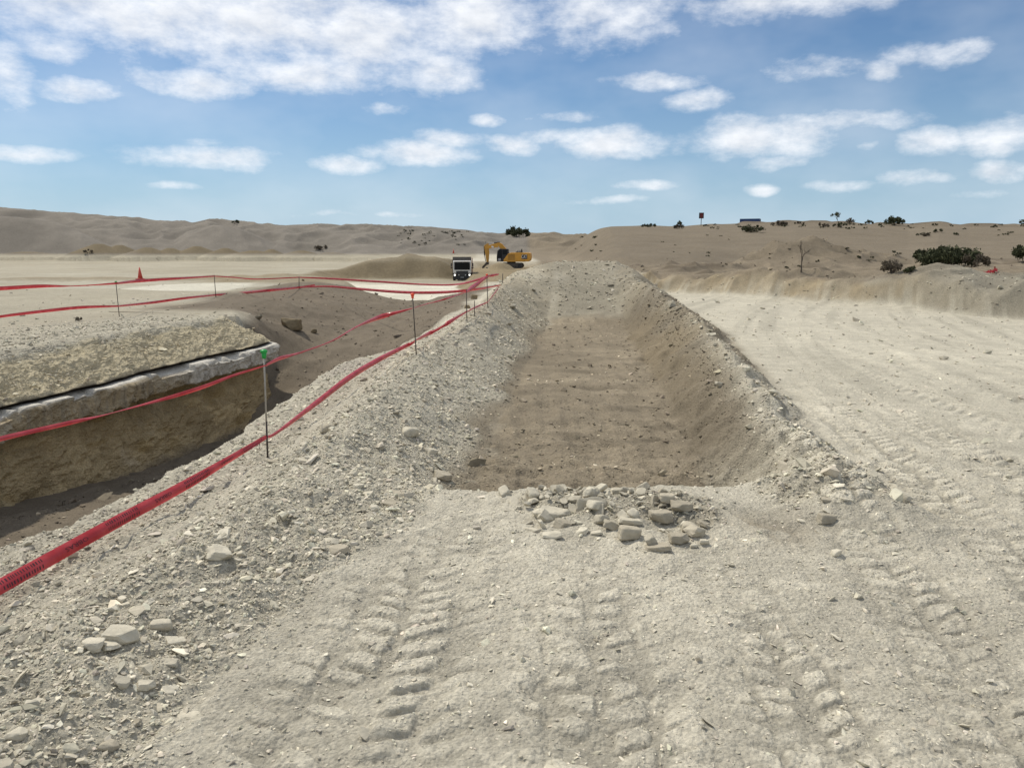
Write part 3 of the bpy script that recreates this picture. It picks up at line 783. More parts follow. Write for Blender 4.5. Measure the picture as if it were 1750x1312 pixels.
def chips_mesh(x, y, z, s, seed, tint=1.0):
    g = np.random.default_rng(seed)
    n = len(x)
    var = g.integers(0, len(HULLS), n)
    _, _, cc, _ = terrain(x, y)
    lum = cc.mean(-1, keepdims=True)
    wp = .55 * ss(.17, .28, lum)
    base = np.clip((1 - wp) * cc * 1.05 + wp * np.array([.56, .515, .405]), 0, .8) * tint
    base = base * np.where((g.uniform(size=(n, 1)) < .12) & (lum < .25), 1.7, 1)
    base = base * np.exp(g.normal(size=(n, 1)) * np.where(lum < .24, .30, .21)) * (1 + g.normal(size=(n, 3)) * .015)
    Vs, Fs, Cs = [], [], []; o = 0
    yaw = g.uniform(0, 2 * np.pi, n); tx = g.normal(size=n) * .30; ty = g.normal(size=n) * .30
    el = g.uniform(.75, 1.45, n)
    for k, (hv, hf) in enumerate(HULLS):
        m = np.nonzero(var == k)[0]
        if len(m) == 0: continue
        p = hv[None] * (s[m, None, None] * .5) * np.stack([el[m], np.ones(len(m)), np.ones(len(m))], -1)[:, None, :]
        ca, sa = np.cos(tx[m])[:, None], np.sin(tx[m])[:, None]
        px, py, pz = p[..., 0], p[..., 1] * ca - p[..., 2] * sa, p[..., 1] * sa + p[..., 2] * ca
        ca, sa = np.cos(ty[m])[:, None], np.sin(ty[m])[:, None]
        px, pz = px * ca + pz * sa, -px * sa + pz * ca
        ca, sa = np.cos(yaw[m])[:, None], np.sin(yaw[m])[:, None]
        px, py = px * ca - py * sa, px * sa + py * ca
        P = np.stack([px + x[m, None], py + y[m, None], pz + (z[m] + s[m] * .10)[:, None]], -1)
        nv = hv.shape[0]
        Vs.append(P.reshape(-1, 3)); Fs.append((hf[None] + (np.arange(len(m)) * nv)[:, None, None] + o).reshape(-1, 3))
        Cs.append(np.repeat(base[m], nv, axis=0)); o += nv * len(m)
    return np.concatenate(Vs), np.concatenate(Fs), np.concatenate(Cs)

def build_gravel():
    classes = [(.011, 2800, 4.8, 1.8), (.018, 1500, 8, 1.8), (.028, 420, 13, 1.8), (.045, 135, 24, 1.8), (.07, 22, 34, 2), (.11, 4.5, 46, 6), (.19, .6, 75, 14)]
    x, y, z, s, rb = scatter(classes, None, None, 5)
    V, Fc, C = chips_mesh(x, y, z, s, 6)
    me = np_mesh("gravel", V, Fc, C, False)
    o = link("gravel", me, STONE_A)
    tag(o, "loose pale stone chips and gravel strewn over the embankments and ground", "gravel", None, "stuff")
build_gravel()

def rock_mesh(name, seed, fl=.5, planes=9, rounded=.0, long=1.0):
    g = np.random.default_rng(seed)
    bm = bmesh.new(); bmesh.ops.create_icosphere(bm, subdivisions=4, radius=1)
    V = np.array([v.co[:] for v in bm.verts])
    nrm = g.normal(size=(planes, 3)); nrm /= np.linalg.norm(nrm, axis=1)[:, None]
    dist = g.uniform(.62, .95, planes)
    nrm = np.vstack([nrm, [[.06, .1, 1], [.1, -.08, -1], [1, .15, .1], [-1, .1, .05], [.1, 1, .1], [.05, -1, .1]]]); nrm /= np.linalg.norm(nrm, axis=1)[:, None]
    dist = np.concatenate([dist, [.62, .62, .85, .88, .8, .82]])
    dd = V @ nrm.T
    rad = np.where(dd > .05, dist[None] / np.maximum(dd, .05), 9)
    k = 46 - 40 * rounded
    rmin = (np.minimum(rad, 3) ** (-k)).sum(1) ** (-1 / k)
    P = V * rmin[:, None]
    nz = fbm(P[:, 0] + P[:, 2] * .7, P[:, 1] - P[:, 2] * .4, .5, 4, seed * 3)
    lay = fbm(P[:, 2] * 1.0, P[:, 0] * .25 + P[:, 1] * .2, .22, 3, seed * 3 + 1)
    P = P * (1 + .09 * nz + .05 * lay)[:, None]
    P = P * np.array([long, .8, fl])
    P -= np.array([0, 0, P[:, 2].min()]); 
    P[:, :2] -= P[:, :2].mean(0)
    P /= np.ptp(P[:, 0])                             # unit length along x, standing on z = 0
    for v, p in zip(bm.verts, P): v.co = p
    me = bpy.data.meshes.new(name); bm.to_mesh(me); bm.free()
    me.polygons.foreach_set('use_smooth', np.full(len(me.polygons), False))
    return me

ROCKS = {}
for i in range(7): ROCKS[('slab', i)] = rock_mesh("stone", 300 + i, .34, 8, 0, 1.15)
for i in range(7): ROCKS[('block', i)] = rock_mesh("stone", 330 + i, .62, 9, 0, 1.0)
for i in range(4): ROCKS[('round', i)] = rock_mesh("stone", 360 + i, .74, 6, .97, 1.0)
for m_ in ROCKS.values(): m_.materials.append(STONE)
ROCKS_G = {k: v.copy() for k, v in ROCKS.items()}
for m_ in ROCKS_G.values(): m_.materials.clear(); m_.materials.append(STONE_G)
NSTONE = 0
def stone(p, size, kind='slab', label=None, group=None, tilt=(0, 0), yaw=None, sink=.16, idx=None, grey=False, name="stone"):
    global NSTONE
    NSTONE += 1
    pool = ROCKS_G if grey else ROCKS
    ks = [k for k in pool if k[0] == kind]
    me = pool[ks[(idx if idx is not None else random.randrange(len(ks))) % len(ks)]]
    o = bpy.data.objects.new(name, me)
    COL.objects.link(o)
    o.scale = (size,) * 3
    o.rotation_euler = (tilt[0], tilt[1], random.uniform(0, 6.28) if yaw is None else yaw)
    o.location = (p[0], p[1], p[2] - sink * size * .5)
    tag(o, label, "stone" if name == "stone" else "boulder", group)
    return o

G_HEAP = "stones heaped across the near end of the trench"
def heap_pt(u, v, lift=0):
    p = hit(u, v); p.z += lift; return p
# (photo point at the foot, length in photo pixels, kind, tilt, yaw, label)
HEAP = [
 (1010,866,66,'slab',(1.35,.0),.05,False,"wide pale slab standing on edge at the top of the heap before the trench"),
 (946,882,62,'slab',(.05,.16),-.05,False,"long flat slab resting on the left lobe of the stone heap"),
 (944,917,40,'slab',(0,-.05),.1,False,"flat layered stone at the front left foot of the heap"),
 (1041,905,34,'block',(0,.5),.5,True,"dark rounded block in the middle of the heap, left of the white capstone"),
 (1076,895,46,'slab',(0,.05),.02,False,"white flat capstone lying across two boulders in the heap"),
 (1075,921,44,'round',(0,.1),.2,True,"broad grey boulder under the white capstone"),
 (1107,933,34,'round',(.3,1.0),.3,False,"egg shaped pale boulder standing upright at the front of the heap"),
 (1163,876,44,'block',(0,.1),.1,True,"brown boulder alone on the back edge of the heap against the trench soil"),
 (1130,893,44,'block',(0,0),.3,True,"grey angular block behind the upright egg shaped boulder"),
 (1185,915,46,'block',(.2,.3),.8,True,"large dark block at the right end of the heap"),
 (1205,900,34,'slab',(.2,.5),.4,True,"dark leaning slab above the right end of the heap"),
 (1160,929,40,'block',(0,0),.1,True,"dark low block at the front right foot of the heap"),
 (1125,938,52,'slab',(0,-.2),-.2,True,"grey tapered stone lying in front of the egg shaped boulder"),
 (1186,934,16,'block',(0,0),.1,False,"small white cube like stone at the front right foot of the heap"),
 (1203,931,18,'round',(0,0),.1,False,"small pale pebble right of the white cube like stone"),
 (960,900,34,'block',(.2,.2),.2,True,"brown block below the long flat slab on the left lobe"),
 (925,902,32,'slab',(.3,1.1),.6,False,"thin stone standing on end in the left lobe of the heap"),
 (1024,878,40,'slab',(.3,-.9),.5,False,"pale pointed slab leaning right below the standing top slab"),
 (1020,915,26,'slab',(.1,-.3),-.3,False,"small slab sliding off the heap left of the dark rounded block"),
 (1147,915,26,'slab',(.2,.9),.5,False,"narrow stone tipped on end between the dark blocks on the right"),
 (1165,905,26,'round',(.2,1.0),.2,False,"pale bean shaped stone upright among the dark blocks"),
]
for (u, v, pxl, kd, tl, yw_, gr, lb) in HEAP:
    p = hit(u, v)
    d = math.hypot(p.x, p.y)
    stone(p + Vector((0, 0, .0)), pxl / F * p.y * .95, kd, lb, None, tl, yw_, .1, None, gr)
# the rest of the heap
gh = np.random.default_rng(21)
cnt = 0
while cnt < 125:
    lobe = gh.integers(0, 3)
    cx_, cy_, sx_, sy_ = [(.28, 5.33, .22, .2), (.95, 5.24, .33, .2), (.62, 5.5, .45, .12)][lobe]
    x, y = gh.normal(cx_, sx_), gh.normal(cy_, sy_)
    if not (-.12 < x < 1.65 and 4.75 < y < 5.8): continue
    z = float(H(x, y)[0])
    s = float(np.clip(np.exp(gh.normal(np.log(.068), .4)), .035, .13))
    hgt = .035 * math.exp(-((x - cx_) / .4) ** 2 - ((y - cy_) / .25) ** 2) * gh.uniform(0, 1)
    stone((x, y, z + hgt), s, ('slab', 'slab', 'block', 'round')[gh.integers(0, 4)], "loose small pale stone packed among larger ones in the heap before the trench", G_HEAP,
          (gh.normal() * .5, gh.normal() * .5), None, .25, None, x > 1.0 and gh.uniform() < .5)
    cnt += 1

# named single stones on the banks
SINGLE = [
 (207,1094,72,'block',(.1,.1),.2,False,"largest squared pale block jutting out of the lower left rubble slope"),
 (162,1112,46,'block',(.05,.0),.1,False,"pale cube like stone left of the largest squared block at lower left"),
 (277,1082,48,'round',(0,0),.3,False,"smooth rounded stone right of the largest squared block at lower left"),
 (320,1222,84,'slab',(0,.0),.15,False,"long pale block at the foot of the lower left slope beside bare ground"),
 (300,1100,52,'slab',(.3,.3),.9,False,"pointed tilted stone below the smooth rounded stone at lower left"),
 (250,1185,40,'block',(0,.2),.6,False,"angular block on the lower left slope above the long pale block"),
 (210,1172,34,'block',(.3,.2),.1,False,"small white block on the lower left slope, left of its angular neighbour"),
 (290,1178,36,'slab',(.4,.2),.5,False,"leaning stone just above the long pale block at lower left"),
 (310,1165,34,'slab',(.1,.8),.8,False,"narrow upright stone above the long pale block at lower left"),
 (30,1265,50,'block',(.1,.0),.3,False,"rounded block near the bottom left corner"),
 (185,1275,44,'block',(.1,.2),.3,True,"greyish block in the bottom left rubble above the frame edge"),
 (285,1133,52,'slab',(.05,.0),.1,False,"flat pale slab lying above the angular block at lower left"),
 (560,925,48,'slab',(.1,-.1),.3,False,"flat white slab at the foot of the left embankment level with the heap"),
 (430,985,34,'slab',(.3,.9),.8,False,"upright flake on the left embankment foot beside trampled ground"),
 (470,790,40,'slab',(.0,.05),.1,True,"flat grey stone on the bank just right of the green capped stake"),
 (523,787,36,'slab',(.1,.1),.2,False,"pale flat stone on the bank crest right of the green capped stake"),
 (675,845,44,'slab',(.2,.1),-.1,True,"upper of two dark tilted slabs at the left corner of the trench"),
 (672,858,40,'slab',(.2,.1),-.15,True,"lower of two dark tilted slabs at the left corner of the trench"),
 (735,775,32,'block',(.0,.2),.3,False,"pale block low on the left embankment beside the trench soil"),
 (700,742,38,'round',(.0,.2),.3,False,"rounded pale stone midway up the left embankment"),
 (560,735,34,'round',(0,.2),.5,True,"rounded grey stone on the crest of the left embankment"),
 (1412,893,38,'round',(0,.1),.2,True,"dark rounded boulder at the right corner of the trench"),
 (1398,908,26,'slab',(.5,.4),.9,False,"pale wedge propped under the dark boulder at the right trench corner"),
 (1430,946,22,'round',(0,0),.2,False,"lone rounded stone on open ground right of the trench corner"),
 (1416,856,34,'slab',(.05,.1),-.1,True,"dark flat slab on top of the right trench corner rubble"),
 (1445,860,22,'slab',(.0,.1),.1,False,"small flat stone just right of the dark slab at the right trench corner"),
 (1370,893,24,'slab',(.2,.2),.3,False,"small tilted stone left of the dark boulder at the right trench corner"),
 (1415,872,30,'slab',(.5,.2),.3,False,"pale leaning plate between dark slab and dark boulder at the right trench corner"),
 (1230,660,22,'block',(.1,.2),.5,False,"pale stone on the right embankment crest halfway along the trench"),
 (1022,497,0,'block',(0,0),0,False,None),
 (755,815,40,'block',(.2,.2),.4,True,"brownish block at the foot of the left embankment by the trench edge"),
 (105,865,30,'slab',(0,.1),.1,False,None),
 (315,833,26,'slab',(0,0),0,True,"flat dark stone on the bank beside the nearest lower tape"),
 (1045,1097,18,'slab',(.2,0),.3,False,"small tilted plate alone on the near ground below the heap"),
 (1020,1095,20,'slab',(.1,.4),.9,True,"small darker chip left of the tilted plate on the near ground"),
]
for (u, v, pxl, kd, tl, yw_, gr, lb) in SINGLE:
    if not lb: continue
    p = hit(u, v)
    stone(p, pxl / F * p.y * .85, kd, lb, None, tl, yw_, .34, None, gr)
BOULD = [(499,562,36,'block',(0,.05),.1,True,"ochre flat topped boulder on the brown ramp beside the slab end"),
 (537,569,10,'round',(0,0),0,True,"small dark boulder on the brown ramp right of the ochre boulder"),
 (811,511,11,'round',(0,0),0,True,"brown boulder at the head of the ramp behind the third stake"),
 (799,527,9,'block',(0,0),0,True,"dark clod boulder beside the third stake on the ramp head")]
for (u, v, pxl, kd, tl, yw_, gr, lb) in BOULD:
    p = hit(u, v)
    ob = stone(p, max(.2, pxl / F * p.y), kd, lb, None, tl, yw_, .2, None, gr, "boulder")
    ob.scale = (ob.scale[0], ob.scale[1], ob.scale[2] * 1.35)
    ob.data = ob.data.copy(); ob.data.materials.clear(); ob.data.materials.append(STONE_B)

# bigger stones strewn over the embankments: those that show largest
def strewn(n, cls, sel, label, group, seed, grey=.15):
    g = np.random.default_rng(seed); made = 0
    xs, ys, zs, s_, rb = scatter(cls, None, None, seed)
    ok = sel(xs, ys) & (rb > .6)
    xs, ys, zs, s_ = xs[ok], ys[ok], zs[ok], s_[ok]
    order = np.argsort(-(s_ / np.hypot(xs, ys)))[:n]
    for k in order:
        stone((xs[k], ys[k], zs[k]), float(s_[k]) * 1.1, ('slab', 'slab', 'block')[g.integers(0, 3)], label, group,
              (g.normal() * .35, g.normal() * .35), None, .3, None, g.uniform() < grey)
strewn(62, [(.042, 34, 5.0, 2.2)], lambda x, y: (x < -.6) & (y < 4.6) & (x > -2.4), "loose pale stone on the near lower left rubble slope", "stones on the near rubble slope", 51)
strewn(60, [(.055, 14, 14, 4.6)], lambda x, y: (x < .3) & (x > xl(y) - .5), "loose pale stone on the embankment between the tape and the trench", "stones on the left embankment", 52, .2)
strewn(26, [(.055, 12, 16, 5.3)], lambda x, y: (x > 1.9) & (x < xro(y) + .2) & (y < 16), "loose pale stone along the crest of the right embankment", "stones on the right embankment", 53, .2)
print("stones", NSTONE)

# ------------------------------------------------------------------ small mesh kit
class MB:
    def __init__(s): s.bm = bmesh.new()
    def box(s, c, d, rot=None, bev=0.0):
        t = bmesh.new(); bmesh.ops.create_cube(t, size=1)
        for v in t.verts: v.co = Vector((v.co.x * d[0], v.co.y * d[1], v.co.z * d[2]))
        if bev: bmesh.ops.bevel(t, geom=t.edges[:], offset=bev, segments=2, affect='EDGES', profile=.5)
        M = Matrix.Translation(c) @ (Euler(rot).to_matrix().to_4x4() if rot else Matrix())
        bmesh.ops.transform(t, matrix=M, verts=t.verts); s._take(t); return s
    def prism(s, prof, y0, y1, bev=0.0):
        t = bmesh.new()
        a = [t.verts.new((x, y0, z)) for x, z in prof]; b = [t.verts.new((x, y1, z)) for x, z in prof]
        t.faces.new(a); t.faces.new(b[::-1])
        for i in range(len(a)):
            j = (i + 1) % len(a); t.faces.new((a[j], a[i], b[i], b[j]))
        bmesh.ops.recalc_face_normals(t, faces=t.faces)
        if bev: bmesh.ops.bevel(t, geom=t.edges[:], offset=bev, segments=2, affect='EDGES', profile=.5)
        s._take(t); return s
    def cyl(s, p0, p1, r0, r1=None, n=12):
        p0, p1 = Vector(p0), Vector(p1); r1 = r0 if r1 is None else r1
        t = bmesh.new(); d = p1 - p0
        bmesh.ops.create_cone(t, cap_ends=True, segments=n, radius1=r0, radius2=max(r1, 1e-4), depth=d.length)
        M = Matrix.Translation((p0 + p1) / 2) @ d.to_track_quat('Z', 'Y').to_matrix().to_4x4()
        bmesh.ops.transform(t, matrix=M, verts=t.verts); s._take(t); return s
    def tube(s, pts, r, n=6):
        for i in range(len(pts) - 1):
            ra = r[i] if isinstance(r, (list, tuple)) else r; rb = r[i + 1] if isinstance(r, (list, tuple)) else r
            s.cyl(pts[i], pts[i + 1], ra, rb, n)
        return s
    def ball(s, c, r, sx=(1, 1, 1)):
        t = bmesh.new(); bmesh.ops.create_icosphere(t, subdivisions=2, radius=r)
        for v in t.verts: v.co = Vector((v.co.x * sx[0] + c[0], v.co.y * sx[1] + c[1], v.co.z * sx[2] + c[2]))
        s._take(t); return s
    def _take(s, t):
        me = bpy.data.meshes.new("t"); t.to_mesh(me); t.free(); s.bm.from_mesh(me); bpy.data.meshes.remove(me)
    def build(s, name, mat, parent=None, smooth=False):
        me = bpy.data.meshes.new(name); s.bm.to_mesh(me); s.bm.free()
        if smooth: me.polygons.foreach_set('use_smooth', np.full(len(me.polygons), True))
        return link(name, me, mat, parent)

M_STEEL = flat("rusty_dark_steel", (.055, .045, .04), .7, .3, .35, 30)
M_ROD = flat("pale_dusty_rod", (.33, .31, .27), .7, .0, .25, 20)
M_GREEN = flat("green_plastic", (.01, .30, .05), .4, 0, .1, 20)
M_ORANGE = flat("orange_plastic", (.80, .09, .03), .45, 0, .1, 20)
M_WIRE = flat("black_wire", (.02, .02, .02), .6, .2)

def tape_mat():
    m, nt, b = new_mat("red_barrier_film")
    N, L = nt.nodes.new, nt.links.new
    geo = N('ShaderNodeNewGeometry')
    nz = N('ShaderNodeTexNoise'); nz.inputs['Scale'].default_value = 7; nz.inputs['Detail'].default_value = 5
    L(geo.outputs['Position'], nz.inputs['Vector'])
    rp = N('ShaderNodeValToRGB'); rp.color_ramp.elements[0].position = .35; rp.color_ramp.elements[1].position = .7
    rp.color_ramp.elements[0].color = (.40, .022, .030, 1); rp.color_ramp.elements[1].color = (.54, .07, .08, 1)
    L(nz.outputs[0], rp.inputs[0]); L(rp.outputs[0], b.inputs['Base Color'])
    b.inputs['Roughness'].default_value = .32; b.inputs['Specular IOR Level'].default_value = .5
    bp = N('ShaderNodeBump'); bp.inputs['Strength'].default_value = .4; bp.inputs['Distance'].default_value = .01
    n2 = N('ShaderNodeTexNoise'); n2.inputs['Scale'].default_value = 22; n2.inputs['Detail'].default_value = 3
    L(geo.outputs['Position'], n2.inputs['Vector']); L(n2.outputs[0], bp.inputs['Height']); L(bp.outputs[0], b.inputs['Normal'])
    tr = N('ShaderNodeBsdfTranslucent'); L(rp.outputs[0], tr.inputs[0])
    ms = N('ShaderNodeMixShader'); ms.inputs[0].default_value = .35
    L(b.outputs[0], ms.inputs[1]); L(tr.outputs[0], ms.inputs[2])
    L(ms.outputs[0], nt.nodes['Material Output'].inputs[0])
    return m
M_TAPE = tape_mat()
M_INK = flat("black_ink", (.045, .008, .012), .5, 0, .2, 30)

# ------------------------------------------------------------------ stakes
def stake(u, v, vtop, label, cap=None, pale=False, wire=False, grp="stakes holding the red barrier tape", capdx=0, r=.0085):
    p = hit(u, v)
    top = PD(u + capdx, vtop, p.y)
    h = max(.35, top.z - p.z)
    root = empty("stake", p); tag(root, label, "stake", grp)
    lean = Vector((top.x - p.x, 0, 0))
    a, b = Vector((0, 0, -.12)), Vector((lean.x, 0, h))
    if pale:
        mid = a.lerp(b, .42)
        MB().cyl(a, mid, r * 1.05, r, 8).build("rod", M_STEEL, root, True)
        MB().cyl(mid, b, r, r * .95, 8).build("upper_rod", M_ROD, root, True)
    else:
        MB().cyl(a, b, r, r * .9, 8).build("rod", M_STEEL, root, True)
    if cap is not None:
        c = MB()
        c.cyl(b + Vector((0, 0, -.055)), b + Vector((0, 0, .0)), .017, .024, 14).ball(b + Vector((0, 0, .008)), .034, (1, 1, .62))
        c.build("cap", cap, root, True)
    if wire:
        pts = [Vector((-.004, -.008, .19)), Vector((-.03, -.02, .205)), Vector((-.05, -.03, .19)), Vector((-.055, -.03, .15)), Vector((-.05, -.035, .11)), Vector((-.062, -.03, .09))]
        w = MB().tube(pts, .003, 5); w.tube([pts[0] + Vector((.012, 0, 0)), pts[0] + Vector((0, -.012, .004)), pts[0] + Vector((-.012, 0, .008))], .005, 6)
        w.build("tie_wire", M_WIRE, root)
    return p
S1 = stake(457, 783, 602, "nearest stake with a green cap and pale upper rod on the rubble bank", M_GREEN, True, True, capdx=-6)
S2 = stake(712, 606, 504, "thin dark stake with an orange cap midway along the rubble embankment", M_ORANGE, False, False, capdx=-7)
S3 = stake(798, 550, 495, "bare dark stake beside the clod boulder, third from the green capped one", None, capdx=-1, r=.009)
S4 = stake(834, 526, 470, "dark stake topped with wrapped red tape near the head of the ramp", M_ORANGE, False, False, capdx=-2, r=.010)
S5 = stake(859, 485, 468, "short far stake where the back tape line ends near the spoil heap", None, r=.013)
S6 = stake(811, 541, 530, "stub of a stake in the ground just right of the third stake", None, r=.009)
L1 = stake(204, 541, 482, "stake with a green top across the pit in front of the traffic cone", M_GREEN, capdx=-6, r=.011)
L2 = stake(369, 508, 470, "plain stake across the pit beside the white ground patch", None, capdx=-3, r=.014)
L3 = stake(511, 494, 473, "far corner stake on the dark ridge crest across the pit", None, r=.016)

# ------------------------------------------------------------------ barrier tape
def catmull(P, n):
    P = [P[0] * 2 - P[1]] + P + [P[-1] * 2 - P[-2]]
    out = []
    for i in range(1, len(P) - 2):
        for k in range(n):
            t = k / n
            a, b, c, d = P[i - 1], P[i], P[i + 1], P[i + 2]
            out.append(.5 * ((2 * b) + (c - a) * t + (2 * a - 5 * b + 4 * c - d) * t * t + (3 * b - a - 3 * c + d) * t ** 3))
    out.append(P[-2])
    return out

CAMV = Vector((0, 0, CAMH))
def txt_mesh(s):
    cu = bpy.data.curves.new("t", 'FONT'); cu.body = s; cu.size = 1; cu.align_x = 'CENTER'; cu.align_y = 'CENTER'; cu.resolution_u = 2
    o = bpy.data.objects.new("t", cu); COL.objects.link(o)
    dg = bpy.context.evaluated_depsgraph_get(); dg.update()
    me = o.evaluated_get(dg).to_mesh()
    bm = bmesh.new(); bm.from_mesh(me)
    bmesh.ops.triangulate(bm, faces=bm.faces)
    bmesh.ops.subdivide_edges(bm, edges=[e for e in bm.edges if e.calc_length() > .25], cuts=2)
    bmesh.ops.triangulate(bm, faces=bm.faces)
    for j, v in enumerate(bm.verts): v.index = j
    V = np.array([v.co[:] for v in bm.verts]); Fc = np.array([[v.index for v in f.verts] for f in bm.faces])
    bm.free(); o.evaluated_get(dg).to_mesh_clear(); bpy.data.objects.remove(o); bpy.data.curves.remove(cu)
    return V, Fc
TXT = txt_mesh("OBRAS")

def tape(pts, label, width=.09, wf=None, tw=None, words=None, seg=24, curl=.25):
    """pts: list of (u, v, y) ; wf width factor and tw twist (radians from lying towards the eye) at each"""
    P = [PD(*p) if not isinstance(p, Vector) else p for p in pts]
    C = catmull(P, seg)
    n = len(C); tpar = np.linspace(0, len(P) - 1, n)
    w = np.interp(tpar, range(len(P)), wf or [1] * len(P)) * width * .88
    tws = np.interp(tpar, range(len(P)), tw or [0] * len(P))
    g = np.random.default_rng(len(label) * 7 + 3)
    frames = []; arc = [0]
    for i in range(n):
        a, b = C[max(0, i - 1)], C[min(n - 1, i + 1)]
        t = (b - a).normalized()
        view = (CAMV - C[i]).normalized()
        side = t.cross(Vector((0, 0, 1))).normalized()
        up = side.cross(t).normalized()
        nrm = side if side.dot(view) > 0 else -side            # face the working side of the line
        ang = tws[i]
        wv = up * math.cos(ang) - nrm * math.sin(ang)
        nn = (nrm * math.cos(ang) + up * math.sin(ang))
        frames.append((C[i], wv, nn))
        if i: arc.append(arc[-1] + (C[i] - C[i - 1]).length)
    arc = np.array(arc)
    K = 7
    wig = fbm(arc, arc * 0, .5, 3, int(g.integers(900)))
    V = []
    def surf(i, q):
        c, wv, nn = frames[i]
        return c + wv * (q * w[i] * .5) + nn * (curl * w[i] * (.5 - q * q) * (1 + .6 * float(wig[i])) + .012 * float(wig[i]) * q)
    for i in range(n):
        for k in range(K): V.append(surf(i, -1 + 2 * k / (K - 1)))
    idx = np.arange(n * K).reshape(n, K)
    q = np.stack([idx[:-1, :-1], idx[1:, :-1], idx[1:, 1:], idx[:-1, 1:]], -1).reshape(-1, 4)
    me = np_mesh("barrier_tape", np.array([v[:] for v in V]), q)
    o = link("barrier_tape", me, M_TAPE)
    tag(o, label, "barrier tape", "red barrier tape strung round the pit")
    if words:
        TV, TF = TXT
        Vs, Fs = [], []; off = 0
        for s0 in words:
            i0 = int(np.searchsorted(arc, s0 - .3)); i1 = int(np.searchsorted(arc, s0 + .3))
            if i0 < 1 or i1 > n - 2: continue
            sgn = 1
            for (x, y, _) in TV:
                # the lettering hangs upside down, as on the real line
                sx, qy = s0 - sgn * x * .062, -y * .95
                i = int(np.clip(np.searchsorted(arc, sx), 1, n - 1))
                f = (sx - arc[i - 1]) / max(arc[i] - arc[i - 1], 1e-6)
                qy = float(np.clip(qy, -.95, .95))
                p = surf(i - 1, qy).lerp(surf(i, qy), f); nn = frames[i][2]
                Vs.append((p + nn * .0015)[:])
            link("printed_lettering", np_mesh("printed_lettering", np.array(Vs), TF, None, False), M_INK, o)
            Vs, Fs, off = [], [], 0
            # worn two-line small print between the words: only strokes are left of it
            for row in (-.45, .40):
                s = s0 + .27
                while s < s0 + .60:
                    lw = float(g.uniform(.006, .012))
                    for qa, qb in ((row - .26, row + .26),):
                        quad = []
                        for (ss_, qq) in ((s, qa), (s + lw, qa + .04), (s + lw + .004, qb), (s + .004, qb)):
                            i = int(np.clip(np.searchsorted(arc, ss_), 1, n - 1)); f = (ss_ - arc[i - 1]) / max(arc[i] - arc[i - 1], 1e-6)
                            quad.append((surf(i - 1, qq).lerp(surf(i, qq), f) + frames[i][2] * .0015)[:])
                        Vs += quad; Fs.append(np.array([[0, 1, 2], [0, 2, 3]]) + off); off += 4
                    s += lw + float(g.uniform(.008, .016))
            link("small_print", np_mesh("small_print", np.array(Vs), np.concatenate(Fs), None, False), M_INK, o)
            Vs, Fs, off = [], [], 0
    return o

y1, y2, y3, y4, y5 = S1.y, S2.y, S3.y, S4.y, S5.y
tape([(-150,1082,3.0),(0,1002,3.78),(200,891,4.75),(330,821,5.62),(456,746,y1)], "broad red lettered tape slung low across the near left corner",
     .092, [1,1,1,.95,.42], [.5,.5,.5,.45,.3], [.55,1.42,2.29,3.16], 70, .22)
tape([(456,747,y1),(476,737,7.1),(540,689,8.5),(600,643,10.0),(650,613,11.4),(700,588,13.0),(711,581,y2)], "lower red tape along the bank between green capped and orange capped stakes",
     .085, [.35,.35,.8,1,1,.8,.35], [.1,.6,.5,.6,.5,.3,0], None, 26, .35)
tape([(711,581,y2),(735,569,14.6),(765,552,y3 - 1.5),(797,533,y3)], "lower red tape from the orange capped stake up to the bare third stake", .085, [.35,1,1,.4], [0,.5,.5,.2], None, 16, .3)
tape([(797,533,y3),(815,524,(y3 + y4) / 2),(834,516,y4)], "pale pink low tape between the bare third stake and the tape wrapped stake", .06, [.4,.8,.5], [.2,.7,.3], None, 12, .3)
tape([(834,516,y4),(846,500,(y4 * .6 + y5 * .4)),(855,488,y5)], "thin pale tape climbing the embankment to the last far stake", .06, [.4,.7,.5], [.2,.6,.3], None, 12, .3)
tape([(-170,797,3.1),(0,750,3.95),(120,722,4.55),(200,703,5.0),(330,667,5.75),(400,641,6.3),(455,624,y1)], "upper twisted red tape crossing in front of the pit wall to the green capped stake",
     .06, [.5,.5,.5,.25,.6,.4,.22], [0,.1,.3,.9,.1,.5,.2], None, 30, .3)
tape([(455,624,y1),(480,612,7.2),(520,600,7.9),(570,581,9.0),(612,557,10.5),(655,540,12.0),(704,527,y2)], "upper red tape bowing out over the ramp to the orange capped stake",
     .085, [.3,.5,.2,.22,.3,1.0,.25], [.2,.1,.8,.9,.6,.2,.3], None, 26, .4)
tape([(704,527,y2),(730,519,14.5),(760,511,y3 - 2),(797,499,y3)], "thin upper tape from the orange capped stake to the bare third stake", .06, [.2,.4,.6,.3], [.3,.6,.6,.3], None, 16, .3)
tape([(797,499,y3),(808,491,y3 * .6 + y4 * .4),(834,472,y4)], "broad pale pink tape rising steeply to the red topped stake", .12, [.3,1,.5], [.1,.5,.3], None, 14, .35)
tape([(834,472,y4),(842,470.5,y4 + .3),(852,468.5,y4 + .7)], "loose red tape end fluttering right of the red topped stake", .07, [.5,1,.6], [0,.2,.4], None, 10, .4)
yl3 = L3.y
print('stakes', [tuple(round(q, 2) for q in k) for k in (S1, S2, S3, S4, S5, S6, L1, L2, L3)])
tape([(511,474,yl3),(560,476,yl3 - 1),(640,481,yl3 - 4),(720,486,yl3 - 7),(780,486,yl3 - 10),(834,473,y4)], "upper red tape sagging across the view just below the white truck", .085, [.6,1,1,.7,.7,.9], [0,0,0,0,.1,0], None, 20, .2)
